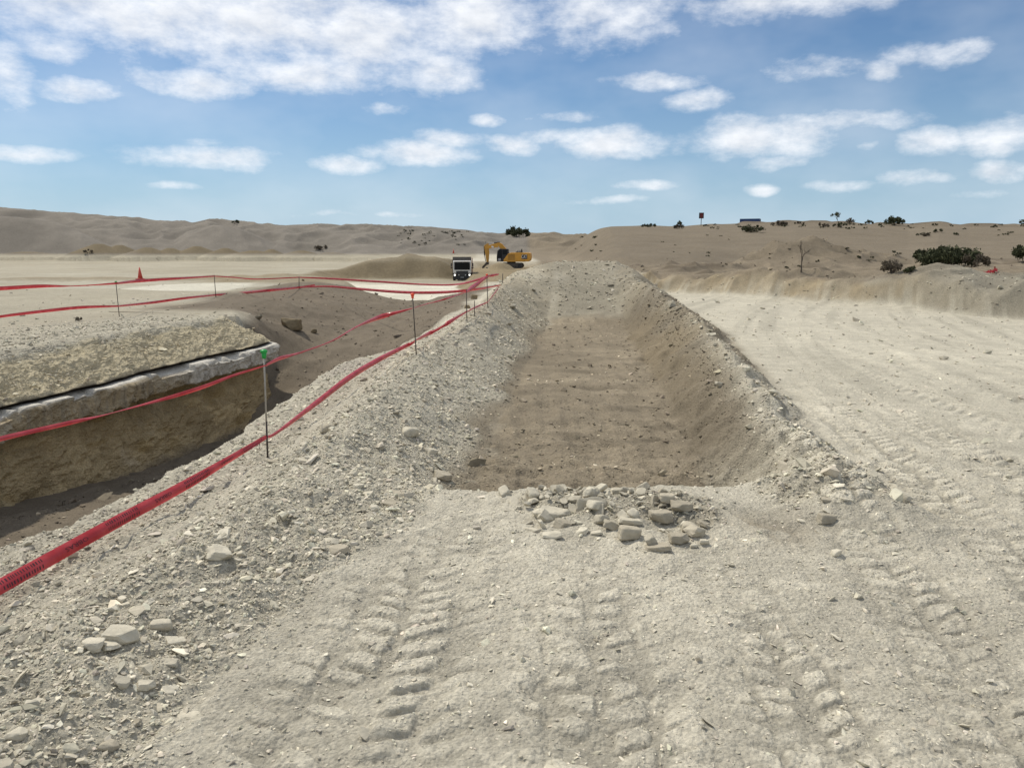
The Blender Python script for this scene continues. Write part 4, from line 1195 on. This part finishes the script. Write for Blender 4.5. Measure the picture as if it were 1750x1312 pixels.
tape([(511,491,yl3),(560,489.5,yl3 - 2),(610,493.5,yl3 - 4),(680,499,yl3 - 7),(740,500,yl3 - 9),(800,496,yl3 - 11),(858,487,y5)], "lower red tape sagging across the pale quarry floor in front of the truck", .10, [.6,.8,1,1,1,.8,.5], [0] * 7, None, 20, .2)
yl1, yl2 = L1.y, L2.y
tape([(-60,496,yl1 - 4),(0,493,yl1 - 3),(70,489,yl1 - 2),(120,489,yl1 - 1.2),(160,487,yl1 - .6),(202,484,yl1)], "upper red tape left of the green topped stake across the pit", .11, [1,1,.9,.25,.3,.6], [0] * 6, None, 14, .2)
tape([(202,484,yl1),(240,480,yl1 + 2),(300,476,yl1 * .5 + yl2 * .5),(366,472,yl2)], "upper red tape passing in front of the traffic cone", .11, [.6,1,.8,.5], [0] * 4, None, 14, .2)
tape([(366,472,yl2),(400,474,yl2 + 2),(440,477,yl2 + 4),(511,474,yl3)], "upper thin red tape across the pit between the plain stake and the corner stake", .09, [.5,.6,.6,.6], [0] * 4, None, 14, .2)
tape([(-60,552,yl1 - 4),(0,541,yl1 - 3),(80,531,yl1 - 2),(140,525,yl1 - 1),(203,523,yl1)], "lower red tape left of the green topped stake across the pit", .09, [1,.8,1,1,.6], [.2] * 5, None, 14, .2)
tape([(203,523,yl1),(260,517,yl1 + 3),(320,509,yl2 - 3),(367,504,yl2)], "lower red tape between green topped stake and plain stake across the pit", .09, [.6,1,1,.7], [.1] * 4, None, 14, .2)
tape([(367,504,yl2),(410,501,yl2 + 2),(460,496,yl3 - 4),(511,491,yl3),(538,487,yl3 + .5)], "lower red tape running along the dark ridge to the corner stake", .11, [.7,1,1,.8,.6], [.1] * 5, None, 14, .2)

# ------------------------------------------------------------------ traffic cones
M_CONE = flat("faded_red_plastic", (.50, .07, .05), .5, 0, .15, 10)
def cone(p, h, label):
    root = empty("traffic_cone", p); tag(root, label, "traffic cone")
    k = h / .7
    MB().cyl((0, 0, .03 * k), (0, 0, .7 * k), .145 * k, .025 * k, 20).cyl((0, 0, .03 * k), (0, 0, .07 * k), .165 * k, .15 * k, 20).build("body", M_CONE, root, True)
    MB().box((0, 0, .018 * k), (.40 * k, .40 * k, .036 * k), None, .008 * k).build("base", M_CONE, root)
p = hit(240, 478); cone(p, 20 * p.y / F, "red traffic cone standing on the left plain behind the upper tape")
p = hit(775, 433); cone(p, 7 * p.y / F, "tiny orange cone far behind the truck on the pale plain")

# ------------------------------------------------------------------ excavator
M_YEL = flat("yellow_machine_paint", (.62, .30, .025), .5, 0, .12, 3, .4, None, .15)
M_YELD = flat("dusty_yellow_paint", (.50, .25, .03), .6, 0, .18, 4, .3, None, .2)
M_BLK = flat("black_machine_paint", (.022, .022, .024), .55, 0, .3, 6)
M_GLASS = flat("dark_cab_glass", (.008, .010, .012), .12, 0, .1, 3, .15)
M_TRACK = flat("dusty_track_steel", (.085, .075, .062), .75, .2, .3, 6)
M_CHROME = flat("bright_ram_steel", (.5, .5, .5), .2, 1.0)
M_WHITE = flat("dusty_white_paint", (.62, .60, .56), .45, 0, .08, 4)
M_DECAL = flat("white_decal", (.75, .75, .72), .6)
M_LAMP = flat("lamp_glass", (.8, .8, .75), .15)
M_LIT = flat("lit_headlamp", (.9, .9, .8), .2, emit=((1, .97, .85), 3.0))
M_RUST = flat("rusty_red_brown", (.22, .06, .04), .7)

def text_obj(s, size, mat, parent, loc, rot, name="lettering", depth=.008):
    V, Fc = txt_mesh(s)
    V = V * np.array(size if isinstance(size, tuple) else (size, size, size))
    me = np_mesh(name, V, Fc, None, False)
    o = link(name, me, mat, parent); o.location = loc; o.rotation_euler = rot
    return o

def excavator():
    px, Y = .0853, 110.0
    g = PD(874, 458, Y)
    z0 = float(H(g.x, Y)[0])
    root = empty("excavator", (g.x, Y, z0), R(-7)); tag(root, "yellow tracked excavator with raised folded boom on a bench beside the truck", "excavator")
    # undercarriage
    for sy in (-1.05, 1.05):
        prof = []
        for a in range(90, 271, 15): prof.append((-1.35 + .36 * math.cos(R(a)), .38 + .36 * math.sin(R(a))))
        for a in range(-90, 91, 15): prof.append((1.35 + .36 * math.cos(R(a)), .38 + .36 * math.sin(R(a))))
        t = MB().prism(prof, sy - .25, sy + .25).build("track", M_TRACK, root)
        sh = MB()
        for k in range(19):
            x = -1.35 + k * .15
            sh.box((x, sy, .745), (.05, .52, .05)); sh.box((x, sy, .025), (.05, .52, .04))
        sh.build("grouser", M_TRACK, t)
        rl = MB()
        for k in range(7): rl.cyl((-1.1 + k * .37, sy - .27, .2), (-1.1 + k * .37, sy + .27, .2), .1, n=12)
        rl.cyl((-1.35, sy - .27, .38), (-1.35, sy + .27, .38), .27, n=16).cyl((1.35, sy - .27, .38), (1.35, sy + .27, .38), .27, n=16)
        rl.build("roller", M_BLK, t)
    MB().box((0, 0, .5), (1.7, 1.6, .4), None, .05).cyl((0, 0, .6), (0, 0, .95), .62, n=24).build("undercarriage", M_BLK, root)
    # upper body, seen from its left side, nose to -x
    body = MB().prism([(-.95,.92),(2.0,.92),(2.0,2.2),(.1,2.22),(-.35,2.05),(-1.0,1.2)], -1.22, 1.22, .04).build("engine_housing", M_YEL, root)
    lv = MB()
    for k in range(5): lv.box((.15 + .0 * k, -1.225, 1.25 + k * .17), (1.0, .03, .05))
    lv.build("louvre", M_BLK, body)
    MB().box((.5, -1.223, .99), (3.0, .02, .10)).build("sill_stripe", M_YELD, body)
    cw = MB().prism([(1.98,1.0),(2.5,.95),(2.78,1.12),(2.86,1.6),(2.80,2.12),(2.66,2.2),(1.98,2.2)], -1.24, 1.24, .07).build("counterweight", M_YEL, root)
    MB().box((2.02, -1.245, 1.62), (.80, .012, .62)).build("decal_panel", M_BLK, cw)
    text_obj("CAT", (.40, .72, 1), M_DECAL, cw, (1.98, -1.256, 1.62), (R(90), 0, 0), "lettering")
    # handrails and exhaust on the deck
    r = MB()
    for x in (1.0, 1.35, 1.7): r.cyl((x, -1.0, 2.2), (x, -1.0, 2.5), .025, n=6)
    r.cyl((1.0, -1.0, 2.5), (1.7, -1.0, 2.5), .025, n=6)
    r.build("handrail", M_BLK, root)
    MB().cyl((1.45, .2, 2.2), (1.45, .2, 2.6), .09, n=12).cyl((1.45, .2, 2.6), (1.52, .2, 2.72), .07, n=12).box((1.0, .3, 2.27), (.7, .9, .14), None, .03).build("exhaust", M_BLK, root)
    # cab
    cab = MB().prism([(-1.95,.95),(-.62,.95),(-.62,1.3),(-.30,2.08),(-.36,2.72),(-1.5,2.76),(-1.86,2.5),(-1.98,1.6)], -1.2, -.1, .04).build("cab", M_BLK, root)
    MB().prism([(-1.84,1.3),(-1.22,1.3),(-1.22,2.6),(-1.5,2.62),(-1.76,2.42),(-1.86,1.7)], -1.215, -1.195).build("side_window", M_GLASS, cab)
    MB().prism([(-1.12,1.95),(-.48,1.95),(-.48,2.58),(-1.12,2.6)], -1.215, -1.195).build("side_window", M_GLASS, cab)
    MB().prism([(-1.96,1.62),(-1.955,1.62),(-1.87,2.46),(-1.875,2.46)], -1.1, -.2).build("windscreen", M_GLASS, cab)
    MB().box((-1.56, -1.21, 1.22), (.34, .03, .36), None, .01).build("door_panel", flat("pale_grey_panel", (.35, .35, .36), .5), cab)
    # boom, stick and bucket
    boom = MB().prism([(-.55,1.5),(-.25,1.75),(-.75,2.75),(-1.35,3.42),(-1.75,3.62),(-2.1,3.55),(-3.75,3.12),(-3.85,2.9),(-3.65,2.72),(-2.2,2.95),(-1.75,2.9),(-1.35,2.5)], .05, .5, .03).build("boom", M_YEL, root)
    MB().box((-2.75, .045, 3.02), (.34, .01, .22), (0, R(13), 0)).build("decal_panel", M_DECAL, boom)
    MB().cyl((-1.75, .28, 3.68), (-2.55, .28, 3.56), .10, n=12).build("stick_ram", M_BLK, boom)
    MB().cyl((-2.55, .28, 3.56), (-3.35, .28, 3.5), .045, n=10).build("ram_rod", M_CHROME, boom)
    MB().cyl((-.9, -.02, 1.3), (-1.55, -.02, 2.5), .09, n=12).cyl((-1.55, -.02, 2.5), (-1.9, -.02, 3.1), .05, n=10).build("boom_ram", M_CHROME, boom)
    stick = MB().prism([(-3.35,3.55),(-3.62,3.45),(-3.98,3.2),(-3.9,2.5),(-3.62,.72),(-3.38,.72),(-3.25,2.3),(-3.35,3.0)], .08, .46, .03).build("stick", M_YELD, root)
    MB().cyl((-3.98, .27, 3.1), (-3.95, .27, 1.8), .085, n=12).cyl((-3.95, .27, 1.8), (-3.78, .27, .95), .045, n=10).build("bucket_ram", M_BLK, stick)
    MB().cyl((-3.74, .27, 3.45), (-3.74, .27, 3.82), .03, n=8).build("hose_bracket", M_BLK, stick)
    bk = MB().prism([(-3.35,.85),(-3.7,.85),(-3.9,.55),(-4.25,.2),(-4.35,-.15),(-4.1,-.38),(-3.75,-.35),(-3.5,-.02),(-3.6,.12),(-3.85,-.12),(-4.05,-.1),(-4.08,.05),(-3.75,.4),(-3.4,.5)], -.2, .75, .02).build("bucket", M_TRACK, root)
    tt = MB()
    for k in range(5): tt.box((-3.45, -.12 + k * .2, -.02), (.16, .07, .05), (0, R(-35), 0))
    tt.build("tooth", M_CHROME, bk)
excavator()

def truck():
    Y = 97.0; g = PD(790, 479, Y); z0 = float(H(g.x, Y)[0])
    root = empty("dump_truck", (g.x, Y, z0), R(4)); tag(root, "white cab dump truck with headlamps lit facing the camera on the quarry floor", "truck")
    w = 1.13
    cab = MB().prism([(-.0,.95),(-.02,1.35),(.06,2.32),(.16,2.46),(1.6,2.5),(1.6,.95)], -w, w, .05)
    ob = cab.build("cab", M_WHITE, root); ob.rotation_euler = (0, 0, R(90))
    def put(mb, name, mat, parent=None): return mb.build(name, mat, parent or root)
    # (x across, y away, z up); nose of the cab is at y = 0
    MB().prism([(-.98,1.36),(.98,1.36),(1.0,1.55),(.97,2.30),(-.97,2.30),(-1.0,1.55)], -.03, .02, .01).build("windscreen", M_GLASS, root).location = (0, 0, 0)
    wp = MB()
    wp.box((-.35, -.045, 1.48), (.75, .012, .025), (0, R(8), 0)); wp.box((.4, -.045, 1.48), (.75, .012, .025), (0, R(8), 0)); wp.build("wiper", M_BLK, root)
    MB().box((0, .1, 2.42), (2.0, .35, .10), None, .04).build("sun_visor", M_WHITE, root)
    gr = MB().prism([(-.78,1.22),(.78,1.22),(.62,.55),(-.62,.55)], -.07, .05, .02).build("grille", M_BLK, root)
    sl = MB()
    for k in range(4): sl.box((0, -.075, .68 + k * .12), (1.1, .02, .025))
    sl.build("grille_bar", flat("dull_grey_metal", (.12, .12, .12), .5, .4), gr)
    MB().box((0, -.08, 1.25), (.62, .02, .05)).build("badge_strip", M_CHROME, gr)
    for s in (-1, 1):
        h = MB().box((s * .93, -.06, .72), (.30, .12, .34), None, .04).build("headlamp_housing", M_WHITE, root)
        MB().ball((s * .93, -.12, .72), .085, (1, .4, 1)).build("headlamp", M_LIT, h)
        MB().ball((s * .42, -.09, .72), .06, (1, .4, 1)).build("driving_lamp", M_LAMP, root)
        m = MB().box((s * 1.36, .12, 1.98), (.16, .10, .42), None, .03).box((s * 1.36, .12, 1.62), (.16, .10, .2), None, .03)
        m.cyl((s * 1.12, .2, 2.2), (s * 1.36, .14, 2.2), .02, n=6).cyl((s * 1.12, .2, 1.6), (s * 1.36, .14, 1.6), .02, n=6)
        m.build("wing_mirror", M_BLK, root)
        MB().prism([(.15,1.5),(1.0,1.5),(1.0,2.2),(.28,2.2)], 0, .02).build("side_window", M_GLASS, root)
        so_ = bpy.context.view_layer.objects
    for o in [c for c in root.children if c.name.startswith("side_window")]:
        pass
    k = 0
    for o in [c for c in root.children if c.name.startswith("side_window")]:
        o.rotation_euler = (0, 0, R(90)); o.location = ((w + .003) if k == 0 else (-w + .017), 0, 0); k += 1
    MB().box((0, -.02, .40), (2.2, .22, .34), None, .05).build("bumper", M_BLK, root)
    MB().box((0, -.14, .42), (.42, .012, .10)).build("number_plate", flat("grey_plate", (.3, .3, .3), .5), root)
    MB().box((-.5, -.14, .22), (1.0, .02, .05)).build("tow_bar", M_BLK, root)
    MB().box((0, 3.6, .78), (.9, 6.6, .25)).build("chassis", M_BLK, root)
    d = MB()
    # open tipper body: floor, two sides, headboard, tail
    d.box((0, 4.6, 1.1), (2.3, 4.9, .1)); d.box((-1.13, 4.6, 1.95), (.08, 4.9, 1.7)); d.box((1.13, 4.6, 1.95), (.08, 4.9, 1.7))
    d.box((0, 2.18, 2.02), (2.34, .08, 1.85)); d.box((0, 7.02, 1.8), (2.34, .08, 1.4)); d.box((0, 2.15, 2.93), (2.42, .16, .08))
    for x in (-.8, -.4, 0, .4, .8): d.box((x, 2.12, 2.1), (.07, .05, 1.6))
    for y in (2.8, 3.7, 4.6, 5.5, 6.4): d.box((1.19, y, 1.95), (.06, .1, 1.7)); d.box((-1.19, y, 1.95), (.06, .1, 1.7))
    d.build("tipper_body", flat("dusty_grey_body", (.12, .11, .10), .7, 0, .2, 3), root)
    MB().cyl((1.32, 1.9, .9), (1.32, 1.9, 2.85), .06, n=8).build("marker_pole", flat("faded_red_pole", (.35, .2, .17), .6), root)
    for (x, y) in ((-1.0, .95), (1.0, .95), (-.95, 4.9), (.95, 4.9), (-.95, 6.2), (.95, 6.2)):
        t = MB().cyl((x - .17, y, .5), (x + .17, y, .5), .5, n=28).build("wheel", flat("dusty_rubber", (.03, .028, .025), .85), root)
        s = 1 if x > 0 else -1
        MB().cyl((x + s * .12, y, .5), (x + s * .19, y, .5), .27, n=18).build("rim", flat("dusty_rim", (.2, .19, .17), .6, .3), t)
    for s in (-1, 1): MB().prism([(.35,.9),(.35,1.02),(1.55,1.02),(1.55,.9),(1.4,.75),(1.42,.93),(.5,.93),(.5,.75)], -.2, .2, .01).build("mudguard", M_BLK, root)
    k = 0
    for o in [c for c in root.children if c.name.startswith("mudguard")]:
        o.rotation_euler = (0, 0, R(90)); o.location = (1.02 if k == 0 else -1.02, 0, 0); k += 1
truck()

# ------------------------------------------------------------------ container and sign on the dune
def container():
    Y = 181.0
    tl, tr = PD(1263, 374, Y), PD(1302, 374, Y)
    x = (tl.x + tr.x) / 2; zt = PD(1288, 374.2, Y).z
    z0 = float(H(x, Y)[0])
    h = max(2.4, zt - z0)
    MBL = flat("blue_container_paint", (.02, .06, .17), .5, 0, .15, 2)
    root = empty("shipping_container", (x, Y, zt - h), R(-24)); tag(root, "dark blue shipping container half hidden behind the dune crest", "container")
    L_, W_ = 4.3, 2.4
    b = MB().box((0, 0, h / 2), (L_, W_, h - .04))
    k = -L_ / 2 + .2
    while k < L_ / 2 - .1: b.box((k, 0, h / 2), (.12, W_ + .07, h - .3)); k += .28
    b.build("body", MBL, root)
    fr = MB()
    for sx in (-1, 1):
        for sy in (-1, 1): fr.box((sx * L_ / 2, sy * W_ / 2, h / 2), (.14, .14, h))
        fr.box((sx * L_ / 2, 0, h - .06), (.13, W_, .12)); fr.box((sx * L_ / 2, 0, .06), (.13, W_, .12))
    for sy in (-1, 1): fr.box((0, sy * W_ / 2, h - .06), (L_, .13, .12)); fr.box((0, sy * W_ / 2, .06), (L_, .13, .12))
    fr.build("frame", MBL, root)
    for sy in (-.56, .56):
        dr_ = MB().box((L_ / 2 + .03, sy, h / 2), (.05, 1.06, h - .3)).build("door", flat("lighter_blue_paint", (.025, .10, .20), .5), root)
        MB().cyl((L_ / 2 + .08, sy - .25, .2), (L_ / 2 + .08, sy - .25, h - .2), .03, n=8).cyl((L_ / 2 + .08, sy + .25, .2), (L_ / 2 + .08, sy + .25, h - .2), .03, n=8).build("locking_bar", M_TRACK, dr_)
container()

def sign():
    p = hit(1198, 386, 100); Y = p.y
    t, b = PD(1198, 363.6, Y).z, PD(1198, 373.5, Y).z
    wd = 8 / F * Y
    root = empty("sign_board", p); tag(root, "dark red board sign on a thin post standing on the dune crest", "sign")
    MB().cyl((0, 0, -.3), (0, 0, b - p.z + .1), .055, n=8).build("post", M_TRACK, root)
    MB().box((0, 0, (t + b) / 2 - p.z), (wd, .08, t - b), None, .02).build("board", flat("black_board", (.03, .02, .022), .6), root)
    MB().box((.01, -.045, (t + b) / 2 - p.z), (wd * .62, .012, (t - b) * .78)).build("sign_face", flat("dull_red_face", (.13, .02, .02), .6), root)
sign()

# ------------------------------------------------------------------ plants
def foliage_mat(name, c1, c2):
    m, nt, b = new_mat(name)
    N, L = nt.nodes.new, nt.links.new
    geo = N('ShaderNodeNewGeometry')
    rp = N('ShaderNodeValToRGB'); rp.color_ramp.elements[0].color = (*c1, 1); rp.color_ramp.elements[1].color = (*c2, 1)
    L(geo.outputs['Random Per Island'], rp.inputs[0]); L(rp.outputs[0], b.inputs['Base Color'])
    b.inputs['Roughness'].default_value = .75; b.inputs['Specular IOR Level'].default_value = .15
    return m
M_LEAF = foliage_mat("dark_green_leaf", (.030, .036, .018), (.085, .092, .045))
M_DRY = foliage_mat("dry_scrub", (.075, .062, .045), (.15, .125, .09))
M_TWIG = flat("grey_brown_bark", (.07, .055, .042), .85)

def plant_meshes(w, h, n, leaf, seed, dome=True, clumps=14, upright=.3, stems=6):
    g = np.random.default_rng(seed)
    cl = []
    for k in range(clumps):
        a = g.uniform(0, 6.28); rr_ = math.sqrt(g.uniform(0, 1)) * .43 * w
        top = h * math.sqrt(max(0, 1 - (rr_ / (.52 * w)) ** 2)) if dome else h
        cl.append((rr_ * math.cos(a), rr_ * math.sin(a), g.uniform(.35, .95) * top * .86, g.uniform(.09, .2) * w ** .5 * h ** .5))
    cl = np.array(cl)
    ci = g.integers(0, clumps, n)
    d = g.normal(size=(n, 3)); d /= np.linalg.norm(d, axis=1)[:, None]
    rad = g.uniform(.25, 1.0, n) ** .6
    c = cl[ci, :3] + d * (rad * cl[ci, 3])[:, None]
    out = g.uniform(size=n) < .12
    c[out] += d[out] * (cl[ci[out], 3] * g.uniform(.2, .8, out.sum()))[:, None]
    c[:, 2] = np.abs(c[:, 2]) + .01
    a = g.normal(size=(n, 3)); a[:, 2] += upright * 2; a /= np.linalg.norm(a, axis=1)[:, None]
    b = np.cross(a, g.normal(size=(n, 3))); b /= np.linalg.norm(b, axis=1)[:, None]
    L_ = leaf * g.uniform(.6, 1.4, n)[:, None]; W_ = L_ * .38
    V = np.stack([c - a * L_ * .5, c + b * W_ * .5, c + a * L_ * .5, c - b * W_ * .5], 1).reshape(-1, 3)
    Q = np.arange(n * 4).reshape(n, 4)
    fo = np_mesh("foliage", V, Q, None, False)
    st = MB()
    for k in range(min(stems, clumps)):
        e = Vector(cl[k, :3]); m_ = Vector((e.x * .45, e.y * .45, e.z * .55))
        r0 = .018 * max(w, h) ** .7
        st.tube([Vector((e.x * .08, e.y * .08, -.1)), m_, e], [r0, r0 * .7, r0 * .3], 5)
    me = bpy.data.meshes.new("stem"); st.bm.to_mesh(me); st.bm.free()
    return fo, me

def plant(name, p, meshes, mats, label, cat, group=None, sc_=(1, 1, 1), rz=0):
    root = empty(name, p, rz); root.scale = sc_; tag(root, label, cat, group)
    link("foliage", meshes[0], mats[0], root); link("stem", meshes[1], mats[1], root)
    return root

def plant_at(u, v, wpx, hpx, n, leaf, seed, mats, label, cat="shrub", name="shrub", clumps=14, up=.3, ymin=0, ymax=400, stems=6, sink=.0):
    p = hit(u, v, ymin, ymax)
    k = p.y / F
    p.z -= sink
    return plant(name, p, plant_meshes(wpx * k, hpx * k, n, leaf * k, seed, True, clumps, up, stems), mats, label, cat)
GM, DM = (M_LEAF, M_TWIG), (M_DRY, M_TWIG)
plant_at(1622, 455, 100, 34, 6500, 5.5, 1, GM, "big dark green bush below the dune on the right", "bush", "bush", 46, .7, stems=14, ymin=36)
plant_at(1585, 448, 50, 20, 1500, 5.0, 2, GM, "low dark tuft joining the left flank of the big bush", "bush", "bush", 14, .6, ymin=36)
plant_at(1668, 458, 44, 26, 900, 5.0, 3, DM, "grey dry thicket at the right foot of the big bush", "shrub", "dry_shrub", 14, .9, ymin=36)
plant_at(1752, 449, 40, 32, 2200, 5.5, 4, GM, "dark green bush cut by the right edge of the view", "bush", "bush", 16, .7, ymin=36)
plant_at(885, 404, 40, 18, 3000, 3.6, 5, GM, "rounded dark thicket alone on the skyline above the excavator", "bush", "bush", 22, .2)
plant_at(1108, 388, 26, 6, 500, 2.6, 6, GM, "low flat dark shrub on the skyline left of the sign", "shrub", "shrub", 9, .2)
plant_at(1158, 391, 22, 9, 600, 2.6, 7, DM, "low scrub under the leafy sprig left of the sign", "shrub", "shrub", 9, .3)
plant_at(1161, 388, 13, 13, 300, 2.6, 8, GM, "leafy upright sprig on the skyline between flat shrub and sign", "shrub", "shrub", 8, .8)
plant_at(1204, 387, 8, 4, 160, 2, 9, GM, "small dark clump right of the sign post foot", "shrub", "shrub", 5, .3)
plant_at(1286, 397, 38, 14, 1200, 3, 10, GM, "dark scrub mound below the blue container", "shrub", "shrub", 16, .3)
plant_at(1331, 386, 34, 9, 900, 2.8, 11, DM, "dark scrub hummock on the skyline right of the container", "shrub", "shrub", 12, .3)
plant_at(1366, 383, 17, 5, 300, 2.4, 12, DM, "small scrub cap on the skyline between the container hummock and the leaning tree", "shrub", "shrub", 6, .3)
plant_at(1404, 388, 24, 7, 450, 2.4, 13, DM, "scrub patch just left of the leaning skyline tree", "shrub", "shrub", 9, .3)
plant_at(1436, 389, 26, 9, 500, 2.4, 14, GM, "scrub patch between the two skyline trees", "shrub", "shrub", 9, .3)
plant_at(1455, 383, 15, 13, 350, 2.4, 15, DM, "round thin bush right of the leaning skyline tree", "shrub", "shrub", 9, .5)
plant_at(1484, 382, 22, 6, 360, 2.4, 16, GM, "jagged dark scrub on the skyline left of the bushy tree", "shrub", "shrub", 7, .5)
plant_at(1528, 385, 34, 18, 1300, 3.4, 17, GM, "bushy windswept tree on the right skyline", "tree", "tree", 16, .6, stems=9)
plant_at(1751, 384, 16, 13, 350, 2.8, 18, GM, "dark skyline tree cut by the right frame edge", "tree", "tree", 9, .6)
plant_at(1605, 397, 18, 6, 400, 2.4, 19, GM, "dark oval clump on the upper dune right of the bushy tree", "shrub", "shrub", 7, .2)
plant_at(1584, 404, 24, 7, 400, 2.4, 20, DM, "reddish dry patch on the upper dune below the bushy tree", "shrub", "shrub", 8, .2)
plant_at(403, 382, 14, 6, 300, 2.4, 21, GM, "dark clump capping the left hill knoll", "shrub", "shrub", 7, .2)
plant_at(549, 428, 24, 9, 400, 3, 22, DM, "twiggy grey bush at the foot of the middle hill", "shrub", "dry_shrub", 9, .8)
plant_at(151, 433, 16, 7, 260, 2.4, 23, DM, "dull scrub at the foot of the far left hill", "shrub", "shrub", 7, .3)
plant_at(1525, 467, 46, 24, 900, 4.5, 24, DM, "wide dry brushwood in the hollow left of the big bush", "shrub", "dry_shrub", 16, .9)
plant_at(1556, 466, 24, 10, 500, 4, 25, GM, "small green tuft in the hollow below the big bush", "shrub", "shrub", 8, .4)
plant_at(135, 549, 14, 9, 40, 5, 26, DM, "tiny dead twiggy plant on the rubble brink across the pit", "plant", "dead_plant", 6, 1.2, stems=6)
# scrub scattered over hill and dune, too small to tell apart
SMALL = [plant_meshes(1.6, .6, 240, .26, 60 + k, True, 7, .3, 3) for k in range(4)]
gs = np.random.default_rng(77)
def strew(n, u0, u1, v0, v1, w0, w1, label, group, mats, ymin=80):
    for k in range(n):
        u, v = gs.uniform(u0, u1), gs.uniform(v0, v1)
        p = hit(u, v, ymin)
        w = gs.uniform(w0, w1) * p.y / F / 1.6
        me = SMALL[int(gs.integers(0, 4))]
        plant("scrub_clump", p, me, mats, label, "shrub", group, (w, w, w * gs.uniform(.7, 1.1)), gs.uniform(0, 6.28))
strew(24, 1545, 1750, 383, 403, 4, 13, "small dark scrub clump on the upper slope of the right dune", "scrub clumps on the dune crest", GM)
strew(26, 1190, 1545, 384, 394, 4, 11, "small dull scrub clump just below the skyline of the dune", "scrub clumps below the dune skyline", DM)
strew(34, 680, 800, 394, 420, 3, 9, "small dark scrub clump on the hillside behind the truck", "scrub clumps on the hill behind the truck", GM, 120)
strew(16, 940, 1260, 402, 440, 4, 12, "small dry scrub clump on the broken ground below the dune", "scrub clumps below the dune on broken ground", DM, 40)
strew(16, 1300, 1540, 425, 466, 5, 13, "small dry scrub clump on the rough bank right of the haul road", "scrub clumps on the rough bank", DM, 30)

strew(0, 20, 560, 384, 432, 4, 11, "small dull scrub clump on the bare hills at left", "scrub clumps on the left hills", DM, 120)
def bare_tree(u, v, hpx, label, lean=0.0, seed=1, leaves=0, name="bare_tree"):
    p = hit(u, v); h = hpx / F * p.y
    g = random.Random(seed)
    root = empty(name, p); tag(root, label, "tree")
    tr_, br = MB(), MB()
    tips = []
    def grow(a, d, ln, r, lev, mb):
        b = a + d * ln
        mb.cyl(a, b, r, r * .68, 6)
        if lev == 0: tips.append(b); return
        for k in range(g.choice((2, 3)) if lev > 1 else 3):
            nd = (d + Vector((g.uniform(-1, 1), g.uniform(-1, 1), g.uniform(-.25, .7))) * .75).normalized()
            grow(b, nd, ln * g.uniform(.6, .85), r * .62, lev - 1, br)
    grow(Vector((0, 0, -.05)), Vector((lean, 0, 1)).normalized(), h * .36, h * .026, 4, tr_)
    t = tr_.build("trunk", M_TWIG, root); br.build("branches", M_TWIG, root)
    if leaves:
        gg = np.random.default_rng(seed); T = np.array([q[:] for q in tips])
        c = T[gg.integers(0, len(T), leaves)] + gg.normal(size=(leaves, 3)) * h * .05
        a = gg.normal(size=(leaves, 3)); a /= np.linalg.norm(a, axis=1)[:, None]; b = np.cross(a, gg.normal(size=(leaves, 3))); b /= np.linalg.norm(b, axis=1)[:, None]
        L_ = h * .10
        V = np.stack([c - a * L_, c + b * L_ * .35, c + a * L_, c - b * L_ * .35], 1).reshape(-1, 3)
        link("foliage", np_mesh("foliage", V, np.arange(leaves * 4).reshape(-1, 4), None, False), M_LEAF, root)
bare_tree(1369, 466, 46, "small leafless tree standing on the cut bank in front of the mound", 0, 5)
bare_tree(1434, 382, 17, "scraggly tree leaning left on the skyline", -.55, 9, 160, "tree")

# short stake with slumped red tape on the right bank
def red_marker():
    p = hit(1699, 467, 25); k = p.y / F
    root = empty("marker_stake", p); tag(root, "short red stake with slumped red tape on the right bank below the big bush", "stake")
    MB().cyl((0, 0, -.1), (0, 0, 11 * k), .028, .022, 8).build("rod", M_RUST, root)
    C = [Vector((.1, 0, 4 * k)), Vector((-2 * k, -.05, 4.5 * k)), Vector((-10 * k, -.1, 2.5 * k)), Vector((-18 * k, -.15, .5 * k)), Vector((-25 * k, -.2, .4 * k))]
    C = catmull(C, 8); V = []
    for i, c in enumerate(C):
        w_ = .05 + .03 * math.sin(i * 1.3)
        for q in (-1, 0, 1): V.append((c.x, c.y + .03 * math.sin(i * .9) * q, max(c.z + q * w_, .02 + .02 * q)))
    idx = np.arange(len(C) * 3).reshape(-1, 3)
    q = np.stack([idx[:-1, :-1], idx[1:, :-1], idx[1:, 1:], idx[:-1, 1:]], -1).reshape(-1, 4)
    link("tape", np_mesh("tape", np.array(V), q), M_TAPE, root)
red_marker()
